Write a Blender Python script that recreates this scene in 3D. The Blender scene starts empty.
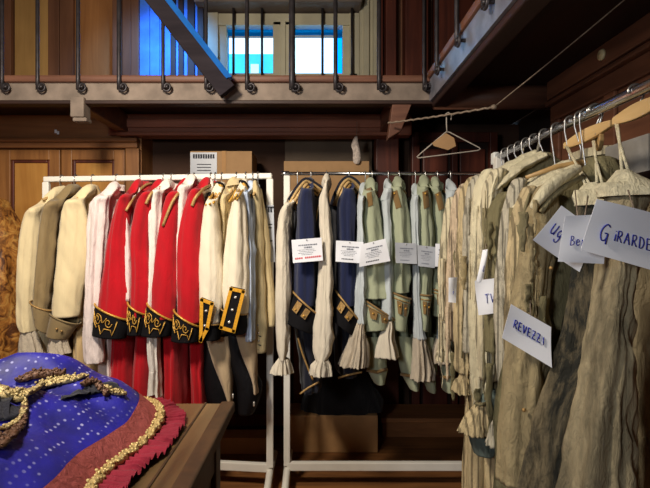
import bpy, bmesh, math, random
from mathutils import Vector, Matrix, noise
PI = math.pi
S = bpy.context.scene
COL = S.collection
FPX, CX, CY, CAMZ = 490.0, 315.0, 242.0, 1.30

def V(*a): return Vector(a)
def P(px, py, Y):
    "world point that stands at distance Y behind pixel (px, py)"
    return Vector(((px - CX) * Y / FPX, Y, CAMZ + (CY - py) * Y / FPX))
def X_(px, Y): return (px - CX) * Y / FPX
def Z_(py, Y): return CAMZ + (CY - py) * Y / FPX

# ---------------------------------------------------------------- camera
cam_d = bpy.data.cameras.new('camera'); cam = bpy.data.objects.new('camera', cam_d); COL.objects.link(cam)
cam.location = (0, 0, CAMZ); cam.rotation_euler = (PI / 2, 0, 0)
cam_d.sensor_width = 36; cam_d.lens = 36 * FPX / 650
cam_d.shift_x = (325 - CX) / 650; cam_d.shift_y = (CY - 244) / 650
cam_d.clip_start = 0.02
S.camera = cam
S.view_settings.view_transform = 'Standard'; S.view_settings.look = 'None'
S.view_settings.gamma = 1; S.view_settings.use_curve_mapping = False

# ---------------------------------------------------------------- materials
def nt(name):
    m = bpy.data.materials.new(name); m.use_nodes = True
    t = m.node_tree; t.nodes.clear()
    o = t.nodes.new('ShaderNodeOutputMaterial'); b = t.nodes.new('ShaderNodeBsdfPrincipled')
    t.links.new(b.outputs[0], o.inputs[0])
    return m, t, b
def c4(c): return (c[0], c[1], c[2], 1)
def srgb(r, g, b):
    f = lambda v: (v / 255 / 12.92) if v / 255 <= 0.04045 else ((v / 255 + 0.055) / 1.055) ** 2.4
    return (f(r), f(g), f(b))
def coords(t, scale=(1, 1, 1), loc=(0, 0, 0), rot=(0, 0, 0)):
    tc = t.nodes.new('ShaderNodeTexCoord'); mp = t.nodes.new('ShaderNodeMapping')
    mp.inputs['Scale'].default_value = scale; mp.inputs['Location'].default_value = loc; mp.inputs['Rotation'].default_value = rot
    t.links.new(tc.outputs['Object'], mp.inputs['Vector'])
    return mp.outputs[0]
def noise_tex(t, vec, scale, detail=4, rough=0.55, dist=0.0):
    n = t.nodes.new('ShaderNodeTexNoise'); n.inputs['Scale'].default_value = scale
    n.inputs['Detail'].default_value = detail; n.inputs['Roughness'].default_value = rough; n.inputs['Distortion'].default_value = dist
    t.links.new(vec, n.inputs['Vector']); return n.outputs['Fac']
def ramp(t, fac, stops):
    r = t.nodes.new('ShaderNodeValToRGB'); e = r.color_ramp.elements
    while len(e) < len(stops): e.new(0.5)
    for el, (p, c) in zip(e, stops): el.position = p; el.color = c4(c)
    t.links.new(fac, r.inputs['Fac']); return r.outputs['Color']
def mixc(t, fac, a, b):
    m = t.nodes.new('ShaderNodeMix'); m.data_type = 'RGBA'
    if isinstance(fac, float): m.inputs[0].default_value = fac
    else: t.links.new(fac, m.inputs[0])
    for k, x in ((6, a), (7, b)):
        if isinstance(x, tuple): m.inputs[k].default_value = c4(x)
        else: t.links.new(x, m.inputs[k])
    return m.outputs[2]
def bump(t, b, h, strength=0.3, dist=0.01):
    n = t.nodes.new('ShaderNodeBump'); n.inputs['Strength'].default_value = strength; n.inputs['Distance'].default_value = dist
    t.links.new(h, n.inputs['Height']); t.links.new(n.outputs[0], b.inputs['Normal'])
def mul(c, k): return tuple(min(1, v * k) for v in c)

def fabric(name, col, var=0.18, rough=0.9, stain=None, stain_amt=0.5, stain_scale=9, weave=900, sheen=0.15, crease=0.35):
    m, t, b = nt(name)
    v = coords(t, (1, 1, 0.45))
    n1 = noise_tex(t, v, 7, 5)
    c = ramp(t, n1, [(0.3, mul(col, 1 - var)), (0.7, mul(col, 1 + var))])
    if stain:
        n2 = noise_tex(t, coords(t, (1, 1, 0.6), (3, 1, 7)), stain_scale, 6, 0.65, 0.6)
        f = ramp(t, n2, [(0.48, (0, 0, 0)), (0.68, (stain_amt,) * 3)])
        c = mixc(t, f, c, stain)
    t.links.new(c, b.inputs['Base Color'])
    b.inputs['Roughness'].default_value = rough
    b.inputs['Specular IOR Level'].default_value = 0.2
    b.inputs['Sheen Weight'].default_value = sheen; b.inputs['Sheen Roughness'].default_value = 0.6
    h = noise_tex(t, coords(t, (1, 1, 0.3)), 34, 6, 0.62, 0.5)
    bump(t, b, h, min(1, crease * 1.3), 0.016)
    return m
def wood(name, dark, light, axis='z', scale=6, rough=0.5, spec=0.4):
    m, t, b = nt(name)
    sc = {'z': (1, 1, 0.08), 'x': (0.08, 1, 1), 'y': (1, 0.08, 1)}[axis]
    n1 = noise_tex(t, coords(t, sc), scale * 3, 6, 0.6, 1.2)
    n2 = noise_tex(t, coords(t, (1, 1, 1), (2, 5, 1)), 1.7, 3)
    c = ramp(t, n1, [(0.28, dark), (0.72, light)])
    c2 = mixc(t, ramp(t, n2, [(0.35, (0, 0, 0)), (0.75, (0.55,) * 3)]), c, mul(dark, 0.7))
    t.links.new(c2, b.inputs['Base Color'])
    b.inputs['Roughness'].default_value = rough; b.inputs['Specular IOR Level'].default_value = spec
    bump(t, b, n1, 0.15, 0.004)
    return m
def plain(name, col, rough=0.6, metal=0.0, spec=0.4, var=0.12, scale=20, bumpk=0.05):
    m, t, b = nt(name)
    n = noise_tex(t, coords(t), scale, 4)
    t.links.new(ramp(t, n, [(0.3, mul(col, 1 - var)), (0.7, mul(col, 1 + var))]), b.inputs['Base Color'])
    b.inputs['Roughness'].default_value = rough; b.inputs['Metallic'].default_value = metal
    b.inputs['Specular IOR Level'].default_value = spec
    if bumpk: bump(t, b, n, bumpk, 0.004)
    return m

# ---------------------------------------------------------------- mesh builder
class MB:
    def __init__(s): s.v = []; s.f = []; s.sm = []
    def add(s, vs, fs, smooth=True):
        o = len(s.v); s.v += [Vector(p) for p in vs]
        for f in fs: s.f.append(tuple(i + o for i in f)); s.sm.append(smooth)
    def box(s, a, b):
        x0, y0, z0 = [min(p, q) for p, q in zip(a, b)]; x1, y1, z1 = [max(p, q) for p, q in zip(a, b)]
        vs = [(x0,y0,z0),(x1,y0,z0),(x1,y1,z0),(x0,y1,z0),(x0,y0,z1),(x1,y0,z1),(x1,y1,z1),(x0,y1,z1)]
        s.add(vs, [(0,3,2,1),(4,5,6,7),(0,1,5,4),(1,2,6,5),(2,3,7,6),(3,0,4,7)], False); return s
    def obox(s, p0, p1, w, h, up=Vector((0, 0, 1))):
        "a bar from p0 to p1 of width w and height h"
        d = (p1 - p0).normalized(); x = d.cross(up).normalized(); y = x.cross(d).normalized()
        vs = []
        for p in (p0, p1):
            for sx, sy in ((-1,-1),(1,-1),(1,1),(-1,1)): vs.append(p + x * (sx * w / 2) + y * (sy * h / 2))
        s.add(vs, [(3,2,1,0),(4,5,6,7),(0,1,5,4),(1,2,6,5),(2,3,7,6),(3,0,4,7)], False); return s
    def rings(s, rs, cap0=True, cap1=True, closed=True, smooth=True):
        n = len(rs[0]); vs = [p for r in rs for p in r]; fs = []
        m = n if closed else n - 1
        for i in range(len(rs) - 1):
            for j in range(m):
                k = (j + 1) % n
                fs.append((i*n+j, i*n+k, (i+1)*n+k, (i+1)*n+j))
        base = len(vs)
        if cap0:
            c = sum(rs[0], Vector()) / n; vs.append(c); fs += [(base, (j+1) % n, j) for j in range(n)]; base += 1
        if cap1:
            c = sum(rs[-1], Vector()) / n; vs.append(c); o = (len(rs)-1)*n
            fs += [(base, o+j, o+(j+1) % n) for j in range(n)]
        s.add(vs, fs, smooth); return s
    def tube(s, path, r, n=8, closed=False):
        path = [Vector(p) for p in path]; m = len(path)
        rr = r if isinstance(r, (list, tuple)) else [r] * m
        rs = []; x = None
        for i, p in enumerate(path):
            a = path[i-1] if (i > 0 or closed) else p; b = path[(i+1) % m] if (i < m-1 or closed) else p
            d = (b - a)
            d = d.normalized() if d.length > 1e-9 else Vector((0, 0, 1))
            if x is None: x = d.cross(Vector((0.13, 0.31, 0.94)) if abs(d.z) < 0.9 else Vector((0, 1, 0.01))).normalized()
            else:
                x = (x - d * x.dot(d))
                x = x.normalized() if x.length > 1e-6 else d.orthogonal().normalized()
            y = d.cross(x)
            rs.append([p + (x * math.cos(t) + y * math.sin(t)) * rr[i] for t in [2*PI*k/n for k in range(n)]])
        if closed: rs.append(rs[0])
        s.rings(rs, not closed, not closed); return s
    def sphere(s, c, r, sc=(1, 1, 1), n=12, m=8):
        c = Vector(c); rs = []
        for i in range(1, m):
            a = PI * i / m
            rs.append([c + Vector((r*sc[0]*math.sin(a)*math.cos(2*PI*k/n), r*sc[1]*math.sin(a)*math.sin(2*PI*k/n), r*sc[2]*math.cos(a))) for k in range(n)])
        s.rings(rs); return s
    def build(s, name, mat, parent=None, root=None, bevel=0.0):
        me = bpy.data.meshes.new(name); off = root if root is not None else Vector((0, 0, 0))
        me.from_pydata([tuple(p - off) for p in s.v], [], s.f)
        bm = bmesh.new(); bm.from_mesh(me); bmesh.ops.recalc_face_normals(bm, faces=bm.faces); bm.to_mesh(me); bm.free()
        for p, k in zip(me.polygons, s.sm): p.use_smooth = k
        if mat: me.materials.append(mat)
        o = bpy.data.objects.new(name, me); COL.objects.link(o)
        if parent: o.parent = parent
        elif root is not None: o.location = root
        if bevel:
            b = o.modifiers.new('bevel', 'BEVEL'); b.width = bevel; b.segments = 2; b.limit_method = 'ANGLE'
        return o
def tag(o, label=None, cat=None, group=None, kind=None):
    if label: o['label'] = label
    if cat: o['category'] = cat
    if group: o['group'] = group
    if kind: o['kind'] = kind
    return o
class Thing:
    "an Empty at the thing's base, with its parts parented to it"
    def __init__(s, name, label, cat, loc=(0, 0, 0), group=None):
        s.loc = Vector(loc); s.o = bpy.data.objects.new(name, None); s.o.location = s.loc; s.o.empty_display_size = 0.05
        COL.objects.link(s.o); tag(s.o, label, cat, group)
    def part(s, name, mb, mat, under=None, label=None, bevel=0.0):
        o = mb.build(name, mat, under or s.o, s.loc, bevel)
        if label: o['label'] = label
        return o
def one(name, mb, mat, label, cat, group=None, bevel=0.0, root=None):
    if root is None:
        xs = [p.x for p in mb.v]; ys = [p.y for p in mb.v]; zs = [p.z for p in mb.v]
        root = Vector(((min(xs)+max(xs))/2, (min(ys)+max(ys))/2, min(zs)))
    return tag(mb.build(name, mat, None, root, bevel), label, cat, group)
def struct(name, mb, mat, bevel=0.0, label=None):
    return tag(mb.build(name, mat, None, None, bevel), label, None, None, 'structure')

# ---------------------------------------------------------------- cloth lofts
def cr(a, b, c, d, t):
    return 0.5 * ((2*b) + (c-a)*t + (2*a-5*b+4*c-d)*t*t + (3*b-a-3*c+d)*t*t*t)
def refine(rows, sub):
    out = []
    for i in range(len(rows) - 1):
        a = rows[max(i-1, 0)]; b = rows[i]; c = rows[i+1]; d = rows[min(i+2, len(rows)-1)]
        for k in range(sub):
            t = k / sub; out.append([cr(a[j], b[j], c[j], d[j], t) for j in range(len(b))])
    out.append(list(rows[-1])); return out
def fold_profile(a, z, k, seed, ph, ph2):
    x, y = math.cos(a), math.sin(a); q = k * .30
    n1 = noise.noise(V(x*q + seed*3.1, y*q, z*1.3 + seed)) ; n2 = noise.noise(V(x*q*2.3, y*q*2.3 + seed*1.7, z*2.0))
    rd = 1 - 3.2 * abs(noise.noise(V(x*q*1.25 + seed, y*q*1.25 + 7, z*1.0 + 5)))
    return 1.25*n1 + .6*n2 + .55*rd + .28*math.sin(k*a + ph + .8*math.sin(z*5 + ph2))
def cloth(mb, rows, n=44, sub=7, k=6, seed=0, wr=0.0, hollow=True, top=True):
    """rows of (cx,cy,cz, ux,uy,uz, vx,vy,vz, fold): rings centre + U cos + V sin, pleated by `fold`, creased by wr"""
    rs = []; rnd = random.Random(seed); ph = rnd.random() * 6; ph2 = rnd.random() * 6
    for r in refine(rows, sub):
        c = V(*r[0:3]); u = V(*r[3:6]); v = V(*r[6:9]); f = r[9]; ring = []
        for j in range(n):
            a = 2 * PI * j / n
            w = 1 + f * fold_profile(a, c.z, k, seed, ph, ph2) if f else 1
            p = c + (u * math.cos(a) + v * math.sin(a)) * w
            if wr:
                q = noise.noise(V(p.x * 9 + seed, p.y * 9, p.z * 4)) + 0.5 * noise.noise(V(p.x * 23, p.y * 23 + seed, p.z * 9))
                q += .8 * (.5 - 2.2 * abs(noise.noise(V(p.x * 11 + seed, p.y * 8, p.z * 10 + p.x * 16))))
                p = p + (p - c).normalized() * (q * wr) + V(q * wr * 0.4, 0, 0)
            ring.append(p)
        rs.append(ring)
    if top:
        r0 = rs[0]; c = sum(r0, Vector()) / n; up = (c - sum(rs[min(2, len(rs)-1)], Vector()) / n); up = up.normalized() if up.length > 1e-6 else V(0, 0, 1)
        rad = sum((p - c).length for p in r0) / n
        rs = [[c + (p - c) * math.cos(t) + up * (rad * 0.55 * math.sin(t)) for p in r0] for t in (1.45, 1.1, 0.7, 0.35)] + rs
    if hollow:
        r1 = rs[-1]; c = sum(r1, Vector()) / n; up = (sum(rs[-3], Vector()) / n - c); up = up.normalized() if up.length > 1e-6 else V(0, 0, 1)
        rs.append([c + (p - c) * 0.94 for p in r1]); rs.append([c + (p - c) * 0.85 + up * 0.03 for p in r1]); rs.append([c + (p - c) * 0.6 + up * 0.05 for p in r1])
    mb.rings(rs, top, True); return mb
def prow(lx, ly, rx, ry, Y, dy, fold=0.0, Yc=None):
    "a ring that spans pixels (lx,ly)-(rx,ry) at distance Y, dy deep"
    a = P(lx, ly, Y); b = P(rx, ry, Y); c = (a + b) / 2; u = (b - a) / 2
    if Yc is not None: c.y = Yc
    return [*c, *u, 0, dy, 0, fold]
def wrow(cx, cy, z, L, T, fold=0.0, dz=0.0):
    "a ring in the horizontal plane, L half along x, T half along y"
    return [cx, cy, z, L, 0, dz, 0, T, 0, fold]
def cuff_pt(top, bot, dy, s, t, lift=1.05):
    "a point on the near face of a cuff; s -1..1 across, t 0..1 down; top/bot = (left, right) points"
    L = top[0].lerp(bot[0], t); R = top[1].lerp(bot[1], t)
    c = (L + R) / 2; u = (R - L) / 2
    return c + u * s + V(0, -dy * lift * math.sqrt(max(0.0, 1 - s * s * 0.98)) - 0.002, 0)

def quad_sheet(c, nu=10, nv=8, curl=0.004, seed=0, th=0.0012):
    "a slightly curled sheet of paper; c = tl,tr,br,bl. returns the mesh and a (u,v) -> point function"
    tl, tr, br, bl = c; nrm = (tr - tl).cross(bl - tl).normalized()
    if nrm.y > 0: nrm = -nrm
    def f(u, v, off=0.0):
        p = (tl * (1-u) + tr * u) * (1-v) + (bl * (1-u) + br * u) * v
        d = curl * (math.sin(u * 2.6 + seed) + 0.7 * math.sin(v * 3.1 + u * 1.7 + seed * 2)) 
        return p + nrm * (d + off)
    mb = MB()
    front = [[f(i/nu, j/nv, th/2) for i in range(nu+1)] for j in range(nv+1)]; back = [[f(i/nu, j/nv, -th/2) for i in range(nu+1)] for j in range(nv+1)]
    for g in (front, back):
        mb.add([p for r in g for p in r], [(j*(nu+1)+i, j*(nu+1)+i+1, (j+1)*(nu+1)+i+1, (j+1)*(nu+1)+i) for j in range(nv) for i in range(nu)])
    edge = [(j, i) for i in range(nu+1) for j in (0,)] + [(j, nu) for j in range(1, nv+1)] + [(nv, i) for i in range(nu-1, -1, -1)] + [(j, 0) for j in range(nv-1, 0, -1)]
    mb.rings([[front[j][i] for j, i in edge], [back[j][i] for j, i in edge]], False, False, smooth=False)
    return mb, f
from mathutils.bvhtree import BVHTree
def onto(parts, px, py, Ydef, off=.004):
    "the point of the given parts' surface that pixel (px, py) looks at, lifted by off; else the point at distance Ydef"
    o = V(0, 0, CAMZ); d = (P(px, py, 1.0) - o).normalized(); best = None
    for ob in parts:
        t = ob.get('_bvh') if False else BV.get(ob.name)
        if t is None:
            loc = ob.location.copy(); q = ob.parent
            while q: loc += q.location; q = q.parent
            t = BV[ob.name] = BVHTree.FromPolygons([v.co + loc for v in ob.data.vertices], [tuple(p.vertices) for p in ob.data.polygons])
        h = t.ray_cast(o, d)
        if h[0] is not None and (best is None or h[3] < best): best = h[3]
    return o + d * (best - off) if best is not None else P(px, py, Ydef)
BV = {}
# ================================================================ materials of the place
M = {}
M['floor'] = wood('floor_boards', srgb(92, 58, 34), srgb(160, 108, 62), 'x', 5, 0.45)
M['oak'] = wood('honey_oak', srgb(122, 78, 42), srgb(182, 126, 70), 'z', 4, 0.45)
M['oak_x'] = wood('honey_oak_rail', srgb(120, 76, 46), srgb(176, 120, 74), 'x', 4, 0.45)
M['burl'] = wood('burl_panel', srgb(176, 116, 52), srgb(226, 172, 92), 'z', 2.2, 0.4)
M['red_wood'] = wood('red_brown_timber', srgb(86, 54, 42), srgb(140, 96, 74), 'x', 4, 0.5)
M['red_wood_z'] = wood('red_brown_upright', srgb(70, 32, 24), srgb(120, 60, 42), 'z', 4, 0.5)
M['red_wood_y'] = wood('red_brown_frieze', srgb(78, 48, 36), srgb(134, 88, 64), 'y', 4, 0.45)
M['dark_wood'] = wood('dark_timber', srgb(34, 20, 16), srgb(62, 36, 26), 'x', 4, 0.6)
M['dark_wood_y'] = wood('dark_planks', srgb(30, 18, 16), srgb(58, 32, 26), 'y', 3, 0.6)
M['tan_panel'] = wood('tan_ply_panel', srgb(176, 134, 76), srgb(214, 170, 104), 'z', 3, 0.55)
M['brown_panel'] = wood('brown_panel', srgb(150, 98, 54), srgb(190, 132, 78), 'z', 3, 0.5)
M['stile'] = wood('brown_stile', srgb(104, 68, 48), srgb(146, 100, 72), 'z', 3, 0.55)
M['fascia'] = plain('dusty_grey_fascia', srgb(126, 112, 100), 0.8, var=0.3, scale=9, bumpk=0.2)
M['iron'] = plain('wrought_iron', srgb(58, 54, 56), 0.45, 0.5, var=0.3, scale=30)
M['lit_fascia'] = plain('blue_lit_fascia', srgb(150, 152, 165), 0.42, 0.6, var=0.3, scale=12)
M['cream_paint'] = plain('cream_paint', srgb(196, 188, 160), 0.6, var=0.1, scale=6)
M['blue_lit_board'] = plain('blue_light_tinted_board', srgb(70, 130, 235), 0.6, var=0.25, scale=8)  # blue light on the boards, put into their colour
M['grey_plaster'] = plain('grey_plaster', srgb(120, 106, 96), 0.9, var=0.15, scale=4)
M['drab_wall'] = plain('drab_brown_wall', srgb(106, 92, 78), 0.9, var=0.2, scale=3)
M['brown_wall'] = plain('brown_wall', srgb(72, 50, 38), 0.9, var=0.2, scale=3)
M['dark_wall'] = plain('umber_wall', srgb(44, 32, 28), 0.9, var=0.25, scale=3)  # one even dark umber
M['white_enamel'] = plain('white_enamel', srgb(226, 222, 212), 0.35, var=0.05, scale=10)
M['chrome'] = plain('chrome', srgb(205, 208, 214), 0.22, 1.0, var=0.05, bumpk=0)
M['hook_steel'] = plain('hook_steel', srgb(190, 188, 184), 0.3, 0.9, var=0.05, bumpk=0)
M['brass'] = plain('gold_braid', srgb(196, 150, 64), 0.42, 0.35, var=0.35, scale=160, bumpk=0.4)
M['gold_old'] = plain('old_gold_braid', srgb(166, 132, 80), 0.5, 0.25, var=0.35, scale=160, bumpk=0.4)
M['gold_yellow'] = plain('yellow_gold_braid', srgb(222, 160, 34), 0.5, 0.2, var=0.2, scale=120, bumpk=0.3)
M['silver_button'] = plain('silver_button', srgb(232, 228, 220), 0.25, 0.7, var=0.05, bumpk=0)
M['card'] = plain('cardboard', srgb(168, 132, 92), 0.85, var=0.08, scale=12)
M['card_dark'] = plain('brown_cardboard', srgb(176, 134, 88), 0.85, var=0.12, scale=8)
M['paper'] = plain('white_paper', srgb(238, 240, 246), 0.7, var=0.02, scale=12, bumpk=0.03)
M['paper_grey'] = plain('greyish_plastic_sleeve', srgb(176, 180, 188), 0.35, var=0.06, scale=12, bumpk=0.03)
M['ink_blue'] = plain('blue_ink', srgb(34, 44, 150), 0.6, bumpk=0)
M['ink_grey'] = plain('grey_print', srgb(120, 124, 136), 0.7, bumpk=0)
M['ink_red'] = plain('red_print', srgb(205, 70, 78), 0.7, bumpk=0)
M['ink_black'] = plain('black_print', srgb(44, 46, 54), 0.7, bumpk=0)
M['pine'] = wood('pine_hanger', srgb(176, 140, 88), srgb(214, 180, 124), 'y', 5, 0.45)
M['white_plastic'] = plain('white_plastic', srgb(228, 228, 222), 0.4, bumpk=0)
M['dull_wire'] = plain('dull_coated_wire', srgb(168, 158, 146), .5)
M['rope'] = plain('twisted_wire', srgb(132, 116, 100), 0.7, 0.2, var=0.4, scale=60)
M['table'] = wood('worn_table_wood', srgb(66, 50, 30), srgb(116, 92, 58), 'y', 3, 0.38)
M['table_dark'] = wood('table_side_wood', srgb(50, 34, 20), srgb(84, 58, 34), 'z', 3, 0.5)

# ================================================================ the room shell
YB = 4.20
struct('floor', MB().box((-3.0, -1.6, -0.06), (1.62, 4.5, 0)), M['floor'])
struct('ceiling', MB().box((-3.0, -1.6, 3.7), (1.62, 4.5, 3.76)), M['grey_plaster'])
struct('wall_left', MB().box((-3.06, -1.6, 0), (-3.0, 4.5, 3.7)), M['brown_panel'])
struct('wall_right', MB().box((1.56, -1.6, 0), (1.62, 4.5, 3.7)), M['dark_wall'])
struct('wall_front', MB().box((-3.06, -1.66, 0), (1.62, -1.6, 3.7)), M['grey_plaster'])
wx0, wx1 = X_(221, YB), X_(345, YB); wz0, wz1 = Z_(110, YB), Z_(26, YB)
b = MB()                                                        # the wall behind the gallery, open at the window
b.box((-3.0, YB, 2.15), (wx0, YB + 0.25, 3.7)); b.box((wx1, YB, 2.15), (1.62, YB + 0.25, 3.7))
b.box((wx0, YB, 2.15), (wx1, YB + 0.25, wz0)); b.box((wx0, YB, wz1), (wx1, YB + 0.25, 3.7))
struct('wall_back', b, M['stile'])
b = MB(); b.box((-3.0, 3.75, 0), (1.62, 3.81, 2.20)); struct('wall_back.001', b, M['brown_wall'])
# window with cream casing, two panes
w = Thing('window_1', None, None, (0, YB, wz0)); tag(w.o, None, None, None, 'structure')
f = MB(); YF = YB - 0.05
def wbar(x0, x1, y0, y1, d=0.05, Y=YB): f.box((X_(x0, Y), Y - d, Z_(y1, Y)), (X_(x1, Y), Y + 0.1, Z_(y0, Y)))
zb = 110
wbar(206, 219.5, 16, zb, 0.07); wbar(219, 227, 22, zb, 0.03); wbar(219, 357, 16, 27.5, 0.05); wbar(273.5, 295, 24, zb, 0.05); wbar(281, 286, 24, zb, 0.065)
wbar(342.5, 350, 22, zb, 0.03); wbar(349, 359, 16, zb, 0.06); wbar(219, 357, 75.5, 79, 0.06)
w.part('window_frame', f, M['cream_paint'], bevel=0.004)
gm, gt, gb = nt('window_glass'); gb.inputs['Transmission Weight'].default_value = 1.0; gb.inputs['Roughness'].default_value = 0.02; gb.inputs['Base Color'].default_value = (0.92, 0.97, 1, 1); gb.inputs['IOR'].default_value = 1.02
for x0, x1 in ((226, 274.5), (294, 343.5)):
    w.part('pane', MB().box((X_(x0, YB), YB + 0.07, Z_(zb, YB)), (X_(x1, YB), YB + 0.074, Z_(26, YB))), gm)
bl, blt, blb = nt('blue_glare_film'); blb.inputs['Base Color'].default_value = (0.0, 0.33, 0.95, 1); blb.inputs['Transmission Weight'].default_value = 1.0; blb.inputs['Roughness'].default_value = 0.3; blb.inputs['IOR'].default_value = 1.05  # blue glare at the pane edges, built as translucent strips
bb = MB(); bb.box((X_(226, YB), YB + 0.04, Z_(34, YB)), (X_(274.5, YB), YB + 0.045, Z_(26, YB))); bb.box((X_(226, YB), YB + 0.04, Z_(zb, YB)), (X_(228, YB), YB + 0.045, Z_(34, YB)))
w.part('blue_glare', bb, bl)
bb = MB(); bb.box((X_(294, YB), YB + 0.04, Z_(33, YB)), (X_(343.5, YB), YB + 0.045, Z_(26, YB))); bb.box((X_(336, YB), YB + 0.04, Z_(zb, YB)), (X_(343.5, YB), YB + 0.045, Z_(33, YB)))
w.part('blue_glare', bb, bl)
# guard rods outside the window
for px in (233.5, 262, 322.5, 352):
    w.part('guard_bar', MB().tube([P(px, -6, YB - 0.1), P(px, 82, YB - 0.1)], 0.011), M['iron'])
# pale turquoise house across the courtyard
hb = Thing('courtyard_house', 'pale turquoise house front across the courtyard, seen through the left window pane', 'house', (X_(250, 9), 9, 1.6))
tq = plain('turquoise_render', srgb(70, 190, 215), 0.8, var=0.15, scale=2)
hb.part('facade', MB().box((X_(180, 9), 9, 1.6), (X_(276, 9), 9.6, Z_(54, 9))), tq)
hb.part('bright_window', MB().box((X_(251, 9), 8.95, Z_(78, 9)), (X_(259, 9), 9.0, Z_(65, 9))), M['white_enamel'])
# cream pilaster and dark red uprights to the right of the window
b = MB()
for a, c, d in ((359, 363, .05), (363, 368, .08), (368, 372, .05), (372, 377, .10)): b.box((X_(a, YB), YB - d, 2.2), (X_(c, YB), YB, 3.7))
struct('trim_1', b, M['cream_paint'])
b = MB()
for a, c, d in ((379, 382, .06), (384, 394, .12), (402, 424, .16), (432, 470, .10), (476, 500, .12)): b.box((X_(a, YB), YB - d, 2.2), (X_(c, YB), YB, 3.7))
struct('trim_2', b, M['red_wood_z'], 0.006)
struct('trim_3', MB().box((X_(200, YB), YB - 0.22, Z_(14, YB)), (X_(360, YB), YB, 3.7)), M['grey_plaster'], 0.01)     # lintel
# timber panelling on the gallery, left
YP = YB - 0.02
def vpan(n, mat, items):
    b = MB()
    for x0, x1, d in items: b.box((X_(x0, YP), YP - d, 2.2), (X_(x1, YP), YP, 3.7))
    struct('trim_%d' % n, b, M[mat], 0.004)
vpan(4, 'tan_panel', [(-60, -20, .02), (16, 51, .02)])
vpan(5, 'stile', [(-20, 6, .05), (6.5, 15, .06), (51, 62, .05), (62.6, 76, .05), (115, 124, .06), (124.5, 133, .05), (133.5, 141, .06)])
vpan(6, 'brown_panel', [(76, 115, .02)])
vpan(7, 'dark_wood', [(172, 177, .05), (180, 185, .06), (189, 196, .06), (200, 206, .1)])
d1 = Thing('door_1', None, None, (X_(160, YP), YP, 2.2)); tag(d1.o, None, None, None, 'structure')
for x0, x1 in ((141, 150.5), (151, 160.5), (161, 172), (177, 180), (185, 189), (196, 200)):
    d1.part('board', MB().box((X_(x0, YP), YP - 0.03, 2.2), (X_(x1, YP), YP, 3.7)), M['blue_lit_board'], bevel=0.003)

# ================================================================ the balcony
YG = 2.80
ZF0, ZF1, ZR = Z_(100.5, YG), Z_(83, YG), Z_(76, YG)
XA = X_(430, YG)                                              # the corner where the balcony turns towards the camera
bal = Thing('timber_balcony', 'timber balcony with iron rod railing running along the back and right of the room', 'balcony', (0, YG, ZF0))
bal.part('fascia', MB().box((-2.95, YG, ZF0), (XA + 0.02, YG + 0.05, ZF1)), M['fascia'], label='dusty grey front board', bevel=0.004)
bal.part('rail_moulding', MB().box((-2.95, YG - 0.025, ZF1), (XA, YG + 0.06, ZR)), M['red_wood'], bevel=0.012)
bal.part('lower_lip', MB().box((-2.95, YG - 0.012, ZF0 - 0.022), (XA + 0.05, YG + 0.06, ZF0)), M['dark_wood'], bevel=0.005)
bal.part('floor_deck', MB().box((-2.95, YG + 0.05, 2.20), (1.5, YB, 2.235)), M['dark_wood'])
for xa in (X_(79, YG), X_(401, YG)):
    bal.part('joist', MB().box((xa - 0.035, YG + 0.05, 2.07), (xa + 0.035, 3.75, 2.20)), M['red_wood'], bevel=0.006)
b = MB(); b.box((X_(72.5, YG), YG - 0.03, Z_(118, YG)), (X_(86, YG), YG + 0.06, Z_(98, YG))); b.box((X_(74, YG), YG - 0.02, Z_(122, YG)), (X_(88, YG), YG + 0.05, Z_(118, YG)))
bal.part('joist_cap', b, M['fascia'], bevel=0.006)
b = MB(); b.add([P(392, 101, YG), P(412, 101, YG), P(403, 130, YG), P(390, 139, YG)], [(0, 1, 2, 3)], False)
b2 = MB(); q = [P(393, 101, YG), P(413, 101, YG), P(401, 131, YG), P(388, 139, YG)]
b2.rings([q, [p + V(0, 0.08, 0) for p in q]], smooth=False); bal.part('corbel', b2, M['red_wood'], bevel=0.006)
b = MB(); Yb = 3.44
b.box((X_(108, Yb), Yb, Z_(135, Yb)), (X_(412, Yb), Yb + 0.12, Z_(113, Yb))); b.box((X_(120, Yb), Yb - 0.02, Z_(128, Yb)), (X_(400, Yb), Yb, Z_(119, Yb)))
b.box((X_(118, Yb), Yb - 0.035, Z_(136.5, Yb)), (X_(396, Yb), Yb + 0.1, Z_(132.5, Yb)))
bal.part('cross_beam', b, wood('red_brown_beam', srgb(118, 66, 48), srgb(176, 108, 80), 'x', 4, .5), bevel=0.008)
# the arm on the right, running towards the camera
XB = XA + 0.10
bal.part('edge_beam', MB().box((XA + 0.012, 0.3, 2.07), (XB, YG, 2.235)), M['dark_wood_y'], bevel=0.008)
bal.part('side_plate', MB().box((XA - 0.004, 0.3, 2.10), (XA + 0.012, YG, 2.225)), M['lit_fascia'], label='side plate in a pale blue-lit tone')  # bluish light on the arm's outer face, held in its pale colour
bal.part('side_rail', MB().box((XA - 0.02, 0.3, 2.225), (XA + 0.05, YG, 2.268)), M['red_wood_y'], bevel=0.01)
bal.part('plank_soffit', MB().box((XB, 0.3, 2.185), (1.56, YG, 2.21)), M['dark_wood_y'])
bal.part('end_beam', MB().tube([V(XA + 0.03, YG + 0.02, 2.135), V(1.5, YG + 0.02, 2.135)], 0.072, 16), M['red_wood'])
bal.part('beam_knob', MB().sphere((XB + .012, 1.93, 2.14), 0.036), M['red_wood'])
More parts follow.
